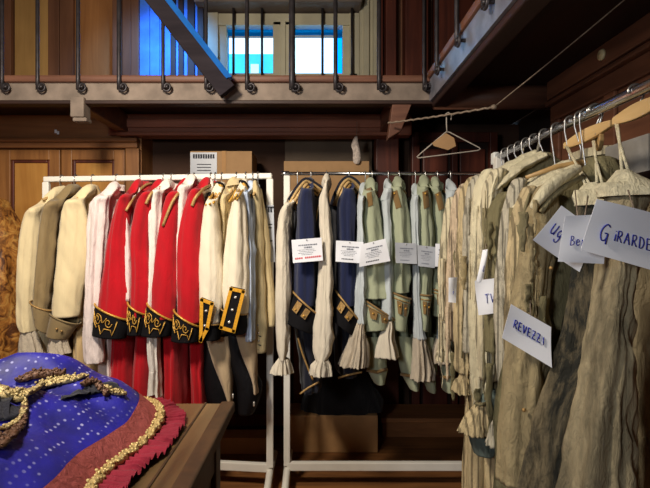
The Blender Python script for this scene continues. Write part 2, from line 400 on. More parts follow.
def baluster(x, y, r, side=(1, 0)):
    zt, z0, out = 3.5, (Z_(88, YG)), 0.035
    n = V(0, -1, 0) if side == (1, 0) else V(-1, 0, 0); t = V(1, 0, 0) if side == (1, 0) else V(0, -1, 0)
    p = V(x, y, 0) + n * out
    o = bal.part('baluster', MB().tube([p + V(0, 0, zt), p + V(0, 0, z0 + 0.05), p + V(0, 0, z0 - 0.02)], r, 10), M['iron'])
    c = p + V(0, 0, z0 - 0.005) + t * 0.022
    sc = MB(); sc.tube([c + t * (-math.cos(a) * (0.024 - 0.0016 * a)) + V(0, 0, -math.sin(a) * (0.026 - 0.0016 * a)) - n * 0.0 for a in [k * 0.42 for k in range(17)]], 0.0068, 8)
    sc.sphere(c + n * 0.004, 0.011, n=10, m=6)
    sc.tube([c, c - n * 0.045], 0.008, 8)
    bal.part('scroll', sc, M['iron'], under=o)
    return o
for px, r in ((-42, .011), (2, .0105), (37.5, .0105), (78, .0115), (119, .0125), (163, .0105), (206, .0105), (247, .012), (292, .0175), (335.5, .012), (379, .0125), (424, .0095)):
    baluster(X_(px, YG - 0.035), YG, r)
for py_ in (78, 60, 30, -10, -60):
    yy = 0.93 * FPX / (CY - py_)
    baluster(XA, yy, 0.011, (0, 1))
# dark brace that climbs to the left in front of the railing, blue light painted along its upper edge
Ybr = YG - 0.10
br = MB(); a0, a1 = P(228, 92, Ybr), P(128, -36, Ybr)
br.obox(a0, a1, 0.055, 0.098, V(0, -1, 0).cross((a1 - a0).normalized()) * -1)
bt = Thing('timber_brace', 'dark timber brace slanting up to the left across the balcony railing', 'beam', a0)
bt.part('beam', br, wood('blackened_timber', srgb(36, 32, 36), srgb(56, 50, 54), 'x', 4, .95, .08), bevel=.004)
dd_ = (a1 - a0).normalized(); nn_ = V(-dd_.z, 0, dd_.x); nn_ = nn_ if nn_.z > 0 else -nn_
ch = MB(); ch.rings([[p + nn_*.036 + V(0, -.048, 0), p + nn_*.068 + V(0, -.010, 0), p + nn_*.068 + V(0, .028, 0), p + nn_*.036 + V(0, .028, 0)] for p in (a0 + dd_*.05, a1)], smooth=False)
bt.part('lit_edge_strip', ch, plain('blue_light_edge', srgb(40, 120, 215), .5), label='strip coloured as blue light along the upper edge')
# timber recess wall, posts and panelled door under the balcony at the right
Yd = 3.55
struct('trim_8', MB().box((X_(285, 3.7), 3.70, 0), (X_(372, 3.7), 3.75, 2.15)), M['drab_wall'])
struct('trim_9', MB().box((X_(376, Yd), Yd, 0), (X_(399, Yd), Yd + 0.15, 2.2)), M['red_wood_z'], 0.008)
d2 = Thing('door_2', None, None, (X_(450, Yd), Yd, 0)); tag(d2.o, None, None, None, 'structure')
b = MB(); b.box((X_(412, Yd), Yd + 0.05, 0), (X_(498, Yd), Yd + 0.1, Z_(132, Yd)))
d2.part('leaf', b, M['dark_wood'])
b = MB()
for x0, x1, y0, y1 in ((412, 420, 132, 420), (490, 498, 132, 420), (420, 490, 132, 142), (420, 490, 290, 305), (452, 458, 142, 420)): b.box((X_(x0, Yd), Yd, Z_(y1, Yd)), (X_(x1, Yd), Yd + 0.05, Z_(y0, Yd)))
d2.part('door_frame', b, M['red_wood_z'], bevel=0.006)
for x0, x1, y0, y1 in ((424, 449, 148, 284), (461, 487, 148, 284), (424, 449, 311, 420), (461, 487, 311, 420)):
    d2.part('door_panel', MB().box((X_(x0, Yd), Yd + 0.03, Z_(y1, Yd)), (X_(x1, Yd), Yd + 0.06, Z_(y0, Yd))), M['red_wood_z'], bevel=0.008)

# ================================================================ panelled cupboard on the left wall of the recess
Yc = 3.48
cup = Thing('panelled_cupboard', 'honey oak panelled cupboard built in under the left end of the balcony', 'cupboard', (X_(60, Yc), Yc, 0))
cup.part('carcass', MB().box((-2.95, Yc + 0.03, 0), (X_(140, Yc), 3.75, 2.2)), M['oak'])
cup.part('frieze', MB().box((-2.95, Yc, Z_(139, Yc)), (X_(131, Yc), Yc + 0.03, 2.2)), M['oak_x'])
b = MB(); b.box((-2.95, Yc - 0.05, Z_(143, Yc)), (X_(139, Yc), Yc + 0.03, Z_(139, Yc))); b.box((-2.95, Yc - 0.03, Z_(148.5, Yc)), (X_(138.5, Yc), Yc + 0.03, Z_(143, Yc)))
cup.part('cornice', b, M['oak_x'], bevel=0.008)
b = MB(); b.box((X_(126, Yc), Yc - 0.015, 0.05), (X_(139.5, Yc), Yc + 0.03, Z_(148.5, Yc)))
cup.part('corner_stile', b, M['oak'], bevel=0.005)
for (x0, x1) in ((-66, -1), (0.5, 60.5), (62, 125)):
    y0, y1 = 150, 405
    if x1 < 62: pass
    st = 10.5
    fr = MB()
    fr.box((X_(x0, Yc), Yc - 0.01, Z_(y1, Yc)), (X_(x0 + st, Yc), Yc + 0.03, Z_(y0, Yc))); fr.box((X_(x1 - st, Yc), Yc - 0.01, Z_(y1, Yc)), (X_(x1, Yc), Yc + 0.03, Z_(y0, Yc)))
    for q0, q1 in ((y0, y0 + 10), (278, 292), (y1 - 14, y1)): fr.box((X_(x0 + st, Yc), Yc - 0.01, Z_(q1, Yc)), (X_(x1 - st, Yc), Yc + 0.03, Z_(q0, Yc)))
    dr = cup.part('door', fr, M['oak'], bevel=0.004)
    for q0, q1 in ((160, 278), (292, y1 - 14)):
        a = MB(); X0, X1, Z0, Z1 = X_(x0 + st, Yc), X_(x1 - st, Yc), Z_(q1, Yc), Z_(q0, Yc)
        for e in ((X0, Z0, X0 + .02, Z1), (X1 - .02, Z0, X1, Z1), (X0 + .02, Z1 - .02, X1 - .02, Z1), (X0 + .02, Z0, X1 - .02, Z0 + .02)): a.box((e[0], Yc + 0.0, e[1]), (e[2], Yc + 0.03, e[3]))
        cup.part('panel_moulding', a, M['red_wood_z'], under=dr, bevel=0.006)
        cup.part('door_panel', MB().box((X0 + .02, Yc + 0.012, Z0 + .02), (X1 - .02, Yc + 0.03, Z1 - .02)), M['burl'], under=dr, label='lighter burl wood panel')
nb = MB(); c = P(57, 132, Yc - 0.001)
for dx, dz, r in ((-.008, .004, .012), (.008, -.006, .011)): nb.box((c.x + dx - r * .7, c.y - .003, c.z + dz - r), (c.x + dx + r * .7, c.y, c.z + dz + r))
one('paper_sticker', nb, M['paper'], 'tiny torn white sticker on the frieze above the oak cupboard doors', 'sticker')

# ================================================================ panelling on the right wall
XW = 1.30
b = MB(); ye = 2.71
b.box((XW + 0.02, -1.0, 0), (1.56, ye, 2.185)); wr_ = struct('trim_10', b, M['red_wood_y'])
struct('trim_11', MB().box((XW - 0.015, -1.0, 2.085), (XW + 0.02, ye + 0.01, 2.185)), M['red_wood_y'], 0.006)       # frieze board
b = MB(); b.box((XW - 0.03, -1.0, 2.045), (XW + 0.02, ye, 2.068)); struct('trim_12', b, M['red_wood_y'], 0.006)
b = MB()
for y0, y1 in ((2.62, 2.71), (2.13, 2.21), (1.62, 1.70), (1.1, 1.18)): b.box((XW, y0, 0), (XW + 0.019, y1, 1.96))
b.box((XW, -1.0, 1.96), (XW + 0.02, ye, 2.045)); struct('trim_13', b, M['red_wood_y'], 0.005)
b = MB(); c = V(XW - 0.016, X_(1, 1) * 0 + 1.285 * FPX / (602 - CX), 0); yk = (XW - 0.016) * FPX / (602 - CX); zk = Z_(55, yk)
b.tube([V(XW - 0.016, yk, zk), V(XW - 0.026, yk, zk)], [0.027, 0.022], 20); one('porcelain_disc', b, plain('ivory_porcelain', srgb(214, 196, 150), 0.3), 'round ivory disc fixed to the dark frieze high on the right wall', 'disc')

# ================================================================ things in the dark recess behind the racks
Yk = 3.30
cab = Thing('low_dark_cabinet', 'low dark wooden cabinet behind the racks with cardboard boxes on top', 'cabinet', (X_(280, Yk), Yk, 0))
cab.part('body', MB().box((-1.18, Yk + 0.02, 0.04), (0.36, 3.68, 1.27)), M['dark_wood'])
cab.part('top', MB().box((-1.2, Yk, 1.27), (0.38, 3.69, 1.30)), M['dark_wood'], bevel=0.005)
cab.part('plinth', MB().box((-1.17, Yk + 0.04, 0), (0.35, 3.66, 0.04)), M['dark_wood'])
for k in range(3):
    x0 = -1.17 + k * 0.51
    dd = cab.part('door', MB().box((x0 + .005, Yk + .002, .06), (x0 + .5, Yk + .02, 1.25)), M['red_wood_z'], bevel=.004)
    cab.part('door_panel', MB().box((x0 + .07, Yk - .006, .14), (x0 + .435, Yk + .004, 1.17)), M['dark_wood'], under=dd, bevel=.006)
bx = Thing('cardboard_box', 'cardboard box with a white printed sheet on its front behind the left rack', 'box', (X_(221, Yk), Yk + 0.05, 1.30))
bx.part('carton', MB().box((X_(190, Yk + .05), Yk + 0.05, 1.30), (X_(252, Yk + .05), Yk + 0.33, Z_(151, Yk + .05))), M['card'], bevel=0.004)
sh = bx.part('printed_sheet', MB().box((X_(190.5, Yk + .05), Yk + 0.045, 1.55), (X_(217, Yk + .05), Yk + 0.049, Z_(152.5, Yk + .05))), M['paper_grey'])
t = MB(); Yt = Yk + 0.044
for i in range(9): t.box((X_(193 + i * 2.45, Yt), Yt - .001, Z_(158.5, Yt)), (X_(194.8 + i * 2.45, Yt), Yt, Z_(154.2, Yt)))
for y in (164, 167, 170): t.box((X_(197, Yt), Yt - .001, Z_(y + .8, Yt)), (X_(211, Yt), Yt, Z_(y, Yt)))
bx.part('print', t, M['ink_black'], under=sh)
bx.part('packing_tape', MB().box((X_(222, Yk + .05), Yk + 0.046, 1.30), (X_(226, Yk + .05), Yk + 0.05, Z_(151, Yk + .05))), M['card_dark'])
one('cardboard_sheet', MB().box((X_(284, Yk + .1), Yk + 0.08, 1.30), (X_(369, Yk + .1), Yk + 0.34, Z_(161, Yk + .08))), M['card'], 'wide tan cardboard box behind the navy coats on the dark cabinet', 'box', None, 0.004)
bpy.data.objects['cardboard_sheet'].name = 'cardboard_box'
b = MB(); Yq = 3.02
one('cardboard_box', MB().box((X_(288, Yq), Yq, 0.0), (X_(378, Yq), Yq + 0.24, Z_(415.5, Yq))), M['card_dark'], 'low brown cardboard box standing on the floor under the navy coats', 'box', None, 0.006)
cl = MB(); rnd = random.Random(3)
rows = [wrow(X_(343, 3.1), 3.12, z, L, T, .10) for z, L, T in ((.50, .06, .04), (.46, .14, .07), (.38, .2, .09), (.29, .235, .1), (Z_(415.5, Yq) + .002, .24, .1))]
cloth(cl, rows, 40, 6, 6, 5, .02, hollow=False)
one('black_cloth_bundle', cl, fabric('black_cloth', srgb(22, 20, 22), crease=.5), 'heap of black cloth lying on the low cardboard box', 'cloth')
pl = Thing('wooden_step', 'low wooden step on the floor in front of the panelled door', 'step', (X_(420, 3.3), 3.3, 0))
pl.part('riser', MB().box((X_(383, 3.25), 3.27, 0), (X_(500, 3.25), 3.54, 0.10)), M['oak_x']); pl.part('tread', MB().box((X_(381, 3.25), 3.25, 0.10), (X_(502, 3.25), 3.54, 0.13)), M['oak_x'], bevel=.005)
one('wooden_plank', MB().box((X_(180, 3.0), 3.0, 0.0), (X_(270, 3.0), 3.14, 0.10)), M['card_dark'], 'short brown plank on the floor behind the left rack post', 'plank', None, .004)
# small things hung in the air
r1, r2, r3 = P(388, 123, 2.74), P(494, 107, 2.30), P(648, -20, 1.65)
def sag(a, b, n, d, tw=0.0):
    return [a.lerp(b, k / n) + V(0, 0, -d * math.sin(PI * k / n) + tw * math.sin(k * 2.1)) for k in range(n + 1)]
rp = Thing('twisted_wire', 'twisted wire strung from the balcony corbel towards the upper right', 'wire', r1)
rp.part('twisted_length', MB().tube(sag(r1, r2, 40, 0.004, 0.0022), 0.0052, 7), M['rope'])
rp.part('straight_length', MB().tube(sag(r2, r3, 20, 0.004), 0.003, 6), M['rope'])
rp.part('knot', MB().sphere(r2, 0.012, (1.3, 1, 1)), M['rope'])
hk = r1.lerp(r2, 0.555)
hg = Thing('wire_hanger', 'empty pale wire hanger dangling from the twisted wire', 'hanger', hk)
dpt = hk.y
hg.part('frame', MB().tube([P(417, 157, dpt), P(420, 154, dpt), P(446, 132, dpt), P(449, 132, dpt), P(479, 147.5, dpt), P(480.5, 149, dpt), P(478, 150.5, dpt), P(418, 158, dpt)], 0.0032, 8, True), M['dull_wire'])
hg.part('hook', MB().tube([P(447, 132, dpt), P(446.5, 124, dpt), P(446.5, 117, dpt), P(446, 113.5, dpt), P(448.5, 112.5, dpt), P(451.5, 115, dpt), P(451, 120, dpt)], 0.0032, 8), M['dull_wire'])
pp = [P(446, 133, dpt - .004), P(454, 138, dpt - .004), P(456, 146, dpt - .004), P(448, 150, dpt - .004), P(434, 146, dpt - .004), P(432, 143, dpt - .004)]
tg = MB(); tg.rings([pp, [p + V(0, .003, 0) for p in pp]], smooth=False); hg.part('card_tag', tg, M['card'], label='tan card tag folded over the neck')
lt = Thing('hanging_lace_scrap', 'small white lace scrap hanging on a thread from the balcony beam', 'scrap', P(356, 122, 3.36))
lt.part('thread', MB().tube([P(357, 122, 3.36), P(356.5, 137, 3.36)], 0.002, 5), M['rope'])
cl = MB(); cloth(cl, [prow(355, 137, 358, 137, 3.36, .006, .1), prow(352, 145, 359, 145, 3.36, .012, .25), prow(354, 152, 360, 152, 3.36, .01, .3), prow(354, 161, 360, 160, 3.36, .012, .3), prow(356, 164, 359, 164, 3.36, .006, .3)], 20, 5, 5, 8, .006, hollow=False)
lt.part('scrap', cl, plain('old_white_lace', srgb(190, 176, 164), .9, var=.35, scale=60))
# ================================================================ clothes rails
def yl(px): return 2.72 - (px - 43) / 229 * 0.14        # the left rail stands slightly askew
ZL, ZRR = 1.647, 1.663
def flat_rack(name, label, a, b, zr, rail_mat, rail_r, square, post_w=.036):
    t = Thing(name, label, 'clothes rack', V(a.x, a.y, 0))
    d = (b - a).normalized()
    pts = [V(a.x, a.y, 0), V(b.x, b.y, 0)]
    if square: t.part('rail', MB().obox(a + V(0,0,zr) - d*.012, b + V(0,0,zr) + d*.012, .03, .03), rail_mat, bevel=.006)
    else: t.part('rail', MB().tube([a + V(0,0,zr) - d*.02, b + V(0,0,zr) + d*.02], rail_r, 14), rail_mat)
    for p in pts:
        t.part('post', MB().box((p.x - post_w/2, p.y - .014, .115), (p.x + post_w/2, p.y + .014, zr - (.015 if square else .012))), M['white_enamel'], bevel=.004)
        sgn = 1
        f = MB(); path = [p + V(0,.30,.05), p + V(0,.27,.062), p + V(0,.06,.085), p + V(0,.0,.12), p + V(0,-.06,.085), p + V(0,-.27,.062), p + V(0,-.30,.05)]
        f.tube([p + V(0,.30,.062), p + V(0,.1,.08), p + V(0,.03,.092), p + V(0,-.03,.092), p + V(0,-.1,.08), p + V(0,-.30,.062)], .018, 10)
        ft = t.part('foot', f, M['white_enamel'])
        for s in (-1, 1):
            c = MB(); c.tube([p + V(-.011,.29*s,.024), p + V(.011,.29*s,.024)], .024, 14); c.tube([p + V(0,.29*s,.03), p + V(0,.29*s,.06)], .008, 8)
            t.part('castor', c, M['iron'], under=ft)
    t.part('bottom_bar', MB().obox(a + V(0,0,.112), b + V(0,0,.112), .03, .044), M['white_enamel'], bevel=.004)
    return t
ra, rb = V(X_(46.5, 2.72), 2.72, 0), V(X_(270, 2.58), 2.58, 0)
rack1 = flat_rack('clothes_rack', 'white square-tube clothes rack carrying the red coats on the left', ra, rb, ZL, M['white_enamel'], .015, True)
rc, rd = V(X_(287, 2.6), 2.6, 0), V(X_(506, 2.6), 2.6, 0)
rack2 = flat_rack('clothes_rack', 'clothes rack with chrome rail carrying navy and pale green coats in the middle', rc, rd, ZRR, M['chrome'], .0095, False, .034)
fit = MB(); fit.tube([V(rc.x-.03, 2.6, ZRR), V(rc.x+.012, 2.6, ZRR)], .014, 12); rack2.part('rail_socket', fit, M['chrome'])
# the right rack: chrome rail running towards the camera, its square post at the far end
XR, ZR3 = .825, 1.686
r3t = Thing('clothes_rack', 'chrome clothes rail at the right running towards the viewer with the ragged costumes', 'clothes rack', (XR, 2.2, 0))
r3t.part('rail', MB().tube([V(XR, 2.24, ZR3), V(XR, .62, ZR3)], .0155, 16), M['chrome'])
for y in (2.2, .66):
    r3t.part('post', MB().box((XR-.02, y-.02, .09), (XR+.02, y+.02, ZR3-.005)), M['white_enamel'], bevel=.004)
    ft = r3t.part('foot', MB().tube([V(XR-.3, y, .064), V(XR-.05, y, .085), V(XR+.05, y, .085), V(XR+.3, y, .064)], .02, 10), M['white_enamel'])
    for s in (-1, 1):
        c = MB(); c.tube([V(XR+.28*s, y-.011, .024), V(XR+.28*s, y+.011, .024)], .024, 14); c.tube([V(XR+.28*s, y, .03), V(XR+.28*s, y, .064)], .008, 8)
        r3t.part('castor', c, M['iron'], under=ft)
r3t.part('bottom_bar', MB().tube([V(XR, 2.2, .105), V(XR, .66, .105)], .016, 10), M['white_enamel'])
cp = MB(); cp.box((XR-.021, 2.205, ZR3-.035), (XR+.021, 2.245, ZR3+.02)); r3t.part('end_socket', cp, M['white_plastic'], bevel=.006)

# ================================================================ hangers
def hanger(bp, rail_r, neck_z, label, along='x', grp=None, arm=.19, mat='hook_steel', width=None, turn=0.0):
    "a coat hanger: steel hook over the rail at bp, shoulder bar across it inside the garment"
    t = Thing('coat_hanger', label, 'hanger', bp, grp)
    ax = V(0, 1, 0) if along == 'x' else V(1, 0, 0)          # the hook curls in this direction
    ax = (Matrix.Rotation(turn, 3, 'Z') @ ax)
    R = rail_r + .0045; path = [V(bp.x, bp.y, neck_z - .03), V(bp.x, bp.y, neck_z + .01)]
    s0 = bp - ax * R; path += [V(s0.x, s0.y, bp.z - .028), V(s0.x, s0.y, bp.z - .008)] if bp.z - .028 > neck_z + .012 else [V(s0.x, s0.y, bp.z - .008)]
    for k in range(0, 9):
        a = PI - k * PI / 8 * 1.12; path.append(bp + ax * (R * math.cos(a)) + V(0, 0, R * math.sin(a)))
    t.part('hook', MB().tube(path, .0029, 7), M[mat])
    pz = neck_z - .035; b = MB(); c = V(bp.x, bp.y, 0)
    b.tube([c - ax*arm + V(0,0,pz - .045), c - ax*arm*.45 + V(0,0,pz - .012), c + V(0,0,pz), c + ax*arm*.45 + V(0,0,pz - .012), c + ax*arm + V(0,0,pz - .045)], [.006,.009,.011,.009,.006], 8)
    t.part('shoulder_bar', b, M['pine'])
    return t
# ================================================================ garment pieces
CUR = [None]
def arm_mb(rows, Ys, dy=.055, seed=0, k=5, wr=.004, **kw):
    "a sleeve that starts as a shoulder at the collar of the garment being built"
    nx, npy, Yb = CUR[0]; a = P(nx, npy + 2, Yb - .05); r = rows[0]
    b = P((r[1] + r[2])/2, r[0], Ys); w = (X_(r[2], Ys) - X_(r[1], Ys))/2
    lead = [[*a, .022, 0, 0, 0, .012, .03, 0], [*(a.lerp(b, .5) + V(0, 0, .016)), .5*(.022 + w), 0, 0, 0, .024, .04, r[3]*.5]]
    return sleeve_mb(rows, Ys, dy, seed, k, wr * 1.5, lead=lead, **kw)
def sleeve_mb(rows, Ys, dy=.055, seed=0, k=5, wr=.004, n=44, sub=8, hollow=True, top=True, lead=()):
    rr = list(lead)
    for r in rows:
        if len(r) == 4: y, l, x, fo = r; rr.append(prow(l, y, x, y, Ys, dy, fo))
        elif len(r) == 5: y, l, x, fo, d = r; rr.append(prow(l, y, x, y, Ys, d, fo))
        else: yl_, l, yr_, x, fo, d = r; rr.append(prow(l, yl_, x, yr_, Ys, d, fo))
    return cloth(MB(), rr, n, sub, k, seed, wr, hollow, top)
def body_mb(nx, Yb, neck_py, rows, L=.20, yn=-.19, seed=0, k=9, wr=.008, n=60, sub=7, neck_T=.032, hollow=True):
    "torso hung edge-on: rows (py, left, right, fold) of its near edge"
    Xn = X_(nx, Yb); zn = Z_(neck_py, Yb); Yn = Yb + yn
    y0, l0, r0, f0 = rows[0]; xc0 = (X_(l0, Yn) + X_(r0, Yn)) / 2; T0 = (X_(r0, Yn) - X_(l0, Yn)) / 2; z0 = Z_(y0, Yn)
    rr = [[Xn, Yb, zn, neck_T*.7, 0, 0, 0, .045, 0, 0], [Xn, Yb, zn - .025, neck_T, 0, 0, 0, .085, 0, 0]]
    zm = min(zn - .05, (zn + z0) / 2 - .01)
    rr.append([(Xn + xc0)/2, Yb, zm, (neck_T + T0)/2, 0, 0, 0, L*.72, 0, f0*.5])
    for y, l, r, fo in rows:
        rr.append([(X_(l, Yn) + X_(r, Yn))/2, Yb, Z_(y, Yn), (X_(r, Yn) - X_(l, Yn))/2, 0, 0, 0, L, 0, fo])
    return cloth(MB(), rr, n, sub, k, seed, wr, hollow, True)
def ptube(pts, Y, r=.003, n=7, closed=False):
    return MB().tube([P(p[0], p[1], p[2] if len(p) > 2 else Y) for p in pts], r, n, closed)
def smooth_path(pts, sub=5):
    return [V(*q) for q in refine([list(p) for p in pts], sub)]
def cuff(t, top, bot, Ys, mat, dy=.055, seed=0, trim=None, under=None, wr=.003, flare=1.0):
    "cuff between pixel points; top = (lx,ly,rx,ry), bot likewise. returns part, corner points"
    tl, tr = P(top[0], top[1], Ys), P(top[2], top[3], Ys); bl, br = P(bot[0], bot[1], Ys), P(bot[2], bot[3], Ys)
    ml, mr = tl.lerp(bl, .5), tr.lerp(br, .5)
    def row(a, b, d, fo=.02):
        c = (a + b)/2; u = (b - a)/2; return [*c, *u, 0, d, 0, fo]
    rr = [row(tl, tr, dy), row(ml, mr, dy * (1 + flare)/2), row(bl.lerp(br, .02), br.lerp(bl, .02), dy * flare)]
    mb = MB(); cloth(mb, rr, 30, 6, 3, seed, wr, True, False)
    o = t.part('cuff', mb, mat, under)
    return o, (tl, tr), (bl, br)
def cuff_ring(top, bot, dy, tt, r, lift=1.06, n=36):
    L = top[0].lerp(bot[0], tt); R = top[1].lerp(bot[1], tt); c = (L+R)/2; u = (R-L)/2
    return MB().tube([c + u * (1.04*math.cos(a)) + V(0, dy*lift*math.sin(a), 0) for a in [2*PI*k/n for k in range(n)]], r, 7, True)
def stroke(mb, top, bot, dy, pts, r, lift=1.08, sub=4, smooth=True):
    q = refine([list(p) for p in pts], sub) if smooth else pts
    mb.tube([cuff_pt(top, bot, dy, p[0], p[1], lift) for p in q], r, 6)
def label_sheet(corners, Y, label, grp, lines=True, red=False, mat='paper', seed=0, dY=(0,0,0,0), ink='ink_grey'):
    c = [P(x, y, Y + d) for (x, y), d in zip(corners, dY)]
    mb, f = quad_sheet(c, 10, 8, .003, seed)
    t = Thing('paper_label', label, 'label', c[0].lerp(c[2], .5), grp)
    sh = t.part('sheet', mb, M[mat])
    t.part('pin', MB().sphere(f(.5, .06, .002), .0032, n=8, m=6), M['hook_steel'])
    if lines:
        rnd = random.Random(seed + 40); pr = MB()
        def word(u0, u1, v, h):
            pr.rings([[f(u0, v, .0016), f(u1, v, .0016)], [f(u0, v + h, .0016), f(u1, v + h, .0016)]], False, False, closed=False, smooth=False)
        for v, u0, u1, h in ((.24, .22, .84, .055), (.34, .40, .66, .07), (.46, .18, .74, .022), (.53, .24, .78, .022), (.60, .2, .7, .022), (.67, .3, .66, .022)):
            u = u0
            while u < u1:
                wd = rnd.uniform(.02, .075); word(u, min(u + wd, u1), v, h); u += wd + rnd.uniform(.008, .02)
        t.part('print', pr, M[ink], under=sh)
        if red:
            pr = MB(); u = .08
            while u < .95:
                if not (.3 < u < .4): word(u, min(u + .05, .95), .79 - u*.03, .075)
                u += .066
            t.part('red_print', pr, M['ink_red'], under=sh)
        else:
            pr = MB(); u = .22
            while u < .62: word(u, u + .04, .82, .05); u += .055
            t.part('signature', pr, M['ink_black'] if mat == 'paper' else M['ink_grey'], under=sh)
    return t, f, sh
# ================================================================ LEFT RACK
F = {}
F['red'] = fabric('scarlet_wool', srgb(174, 8, 24), .16, sheen=.1, crease=.25)
F['black'] = fabric('black_wool', srgb(16, 15, 18), .2, crease=.25, sheen=0)
F['cream'] = fabric('cream_wool', srgb(216, 198, 156), .08, crease=.25)
F['ivory'] = fabric('ivory_wool', srgb(226, 214, 190), .07, crease=.25)
F['khaki'] = fabric('khaki_satin', srgb(132, 112, 76), .14, rough=.6, crease=.3)
F['beige'] = fabric('beige_cloth', srgb(196, 168, 120), .1)
F['white'] = fabric('white_cotton', srgb(220, 212, 202), .06, crease=.5)
F['blush'] = fabric('sheer_white_cotton', srgb(222, 206, 200), .08, crease=.5)
F['lace'] = fabric('white_lace', srgb(196, 182, 160), .2, crease=.9)
F['blue_white'] = fabric('blue_white_cotton', srgb(186, 200, 222), .08, crease=.4)
F['waistcoat'] = fabric('oatmeal_cloth', srgb(206, 186, 140), .1, crease=.4)
F['black_silk'] = fabric('black_stocking', srgb(18, 17, 20), .2, rough=.5, sheen=0)
SS = .24    # sleeves stand this far in front of the rail

def hang_on_left(nx, label, neck_py=184.5, grp='hangers on the left rack'):
    Y = yl(nx); return hanger(V(X_(nx, Y), Y, ZL + .0), .019, Z_(neck_py, Y), label, 'x', grp)
def new_left(name, label, cat, nx, neck_py, grp=None):
    Y = yl(nx); CUR[0] = (nx, neck_py, Y); return Thing(name, label, cat, P(nx, neck_py, Y), grp), Y
SHIRT_GROUP = None
# -- first cream coat, far left
t, Y = new_left('cream_coat', 'cream wool coat hanging leftmost on the white rack with lace at its wrist', 'coat', 62, 189)
Ys = Y - SS
t.part('body', body_mb(62, Y, 189, [(212, 34, 56, .03), (260, 28, 56, .08), (330, 26, 56, .12), (392, 24, 58, .14)], .2, seed=1), F['cream'])
sl = t.part('sleeve', arm_mb([(209, 32, 43, .04), (222, 24.5, 42, .1), (255, 18.5, 38, .16), (300, 17, 35, .18), (322, 18, 35, .16), (331, 22, 35, .08)], Ys, .055, 2), F['cream'])
t.part('lace_cuff', sleeve_mb([(329, 23, 34, .08), (340, 21, 38, .2), (353, 20, 41, .28)], Ys, .04, 3, 8, top=False), F['lace'], under=sl)
hang_on_left(62, 'steel hook hanger holding the leftmost cream coat', 188)
# -- khaki coat
t, Y = new_left('khaki_coat', 'khaki coat with a dark collar hanging second from the left end of the white rack', 'coat', 76, 187)
Ys = Y - SS - .02
t.part('body', body_mb(76, Y, 187, [(208, 44, 74, .03), (250, 42, 72, .07), (320, 44, 70, .1), (392, 42, 70, .12)], .2, seed=4), F['khaki'])
sl = t.part('sleeve', arm_mb([(203, 49, 62, .04), (220, 43, 57, .1), (260, 38.5, 54, .16), (300, 35, 50, .16), (318, 36, 49, .12)], Ys, .055, 5), F['khaki'])
c, tp, bt = cuff(t, (32, 300, 53, 309), (36, 321, 50, 334), Ys - .01, F['khaki'], .055, 1, under=sl)
tr = cuff_ring(tp, bt, .055, .05, .004); t.part('cuff_edge', tr, M['gold_old'], under=c)
t.part('collar', cloth(MB(), [prow(58, 203, 74, 199, Y-.12, .05, .03), prow(64, 194, 80, 190, Y-.05, .055, .03), prow(70, 188, 81, 187, Y, .05, .03)], 26, 4, 3, 4, .002, top=False), fabric('dark_olive_collar', srgb(70, 58, 40)))
hang_on_left(76, 'steel hook hanger holding the khaki coat', 187)
# -- second cream coat with khaki cuff
t, Y = new_left('cream_coat', 'cream wool coat with a turned back khaki cuff beside the white shirt', 'coat', 93, 188)
Ys = Y - SS
t.part('body', body_mb(93, Y, 188, [(208, 62, 90, .03), (260, 62, 90, .06), (330, 66, 88, .1), (392, 66, 90, .12)], .2, seed=7), F['beige'])
sl = t.part('sleeve', arm_mb([(201, 69, 84, .04), (213, 62.5, 86, .08), (250, 58, 88, .13), (290, 55, 83, .13), (316, 54, 79, .08)], Ys, .06, 8), F['cream'])
c, tp, bt = cuff(t, (52, 311, 79.5, 323), (47, 334, 68, 339), Ys, F['khaki'], .062, 3, under=sl)
t.part('cuff_edge', cuff_ring(tp, bt, .062, .03, .0035), F['khaki'], under=c)
for s, tt in ((.15, .45), (.5, .5)): t.part('button', MB().sphere(cuff_pt(tp, bt, .062, s, tt, 1.1), .006, n=10, m=6), M['gold_old'], under=c)
t.part('lace_cuff', sleeve_mb([(335, 51, 66, .1), (345, 49, 66, .25), (353, 48, 68, .3)], Ys, .042, 9, 8, top=False), F['lace'], under=sl)
hang_on_left(93, 'steel hook hanger holding the cream coat with the khaki cuff', 187)
# -- white shirts
def left_shirt(label, nx, npy, rows, body, mat, seed, dS=0.0, name='white_shirt'):
    t, Y = new_left(name, label, 'shirt', nx, npy)
    t.part('body', body_mb(nx, Y, npy, body, .19, seed=seed, k=11, neck_T=.028), F[mat])
    t.part('sleeve', arm_mb([(*r[:3], r[3]*1.7) for r in rows], Y - SS - dS, .05, seed + 3, 7, .005), F[mat])
    t.part('collar', cloth(MB(), [prow(nx - 11, npy + 7, nx + 7, npy + 4, Y - .08, .06, .03), prow(nx - 7, npy, nx + 7, npy - 2, Y - .03, .06, .03)], 24, 4, 3, seed, .002, top=False), F[mat])
    return t
left_shirt('sheer white shirt hanging just left of the first red coat', 117, 187, [(197, 97, 112, .03), (210, 89, 110, .07), (250, 87, 106, .12), (300, 86, 103, .14), (345, 85, 103, .12), (362, 86, 103, .1)],
           [(206, 94, 120, .05), (260, 92, 124, .1), (340, 92, 116, .12), (390, 92, 118, .14)], 'blush', 11)
hang_on_left(117, 'steel hook hanger holding the sheer white shirt', 186)
left_shirt('white shirt squeezed between the first and second red coats', 141, 188, [(198, 124, 134, .03), (212, 123, 133, .06), (260, 125, 134, .1), (300, 126, 134, .1)],
           [(205, 122, 136, .05), (260, 122, 137, .1), (330, 122, 136, .1)], 'blush', 14)
hang_on_left(141, 'steel hook hanger holding the white shirt between the first two red coats', 187)
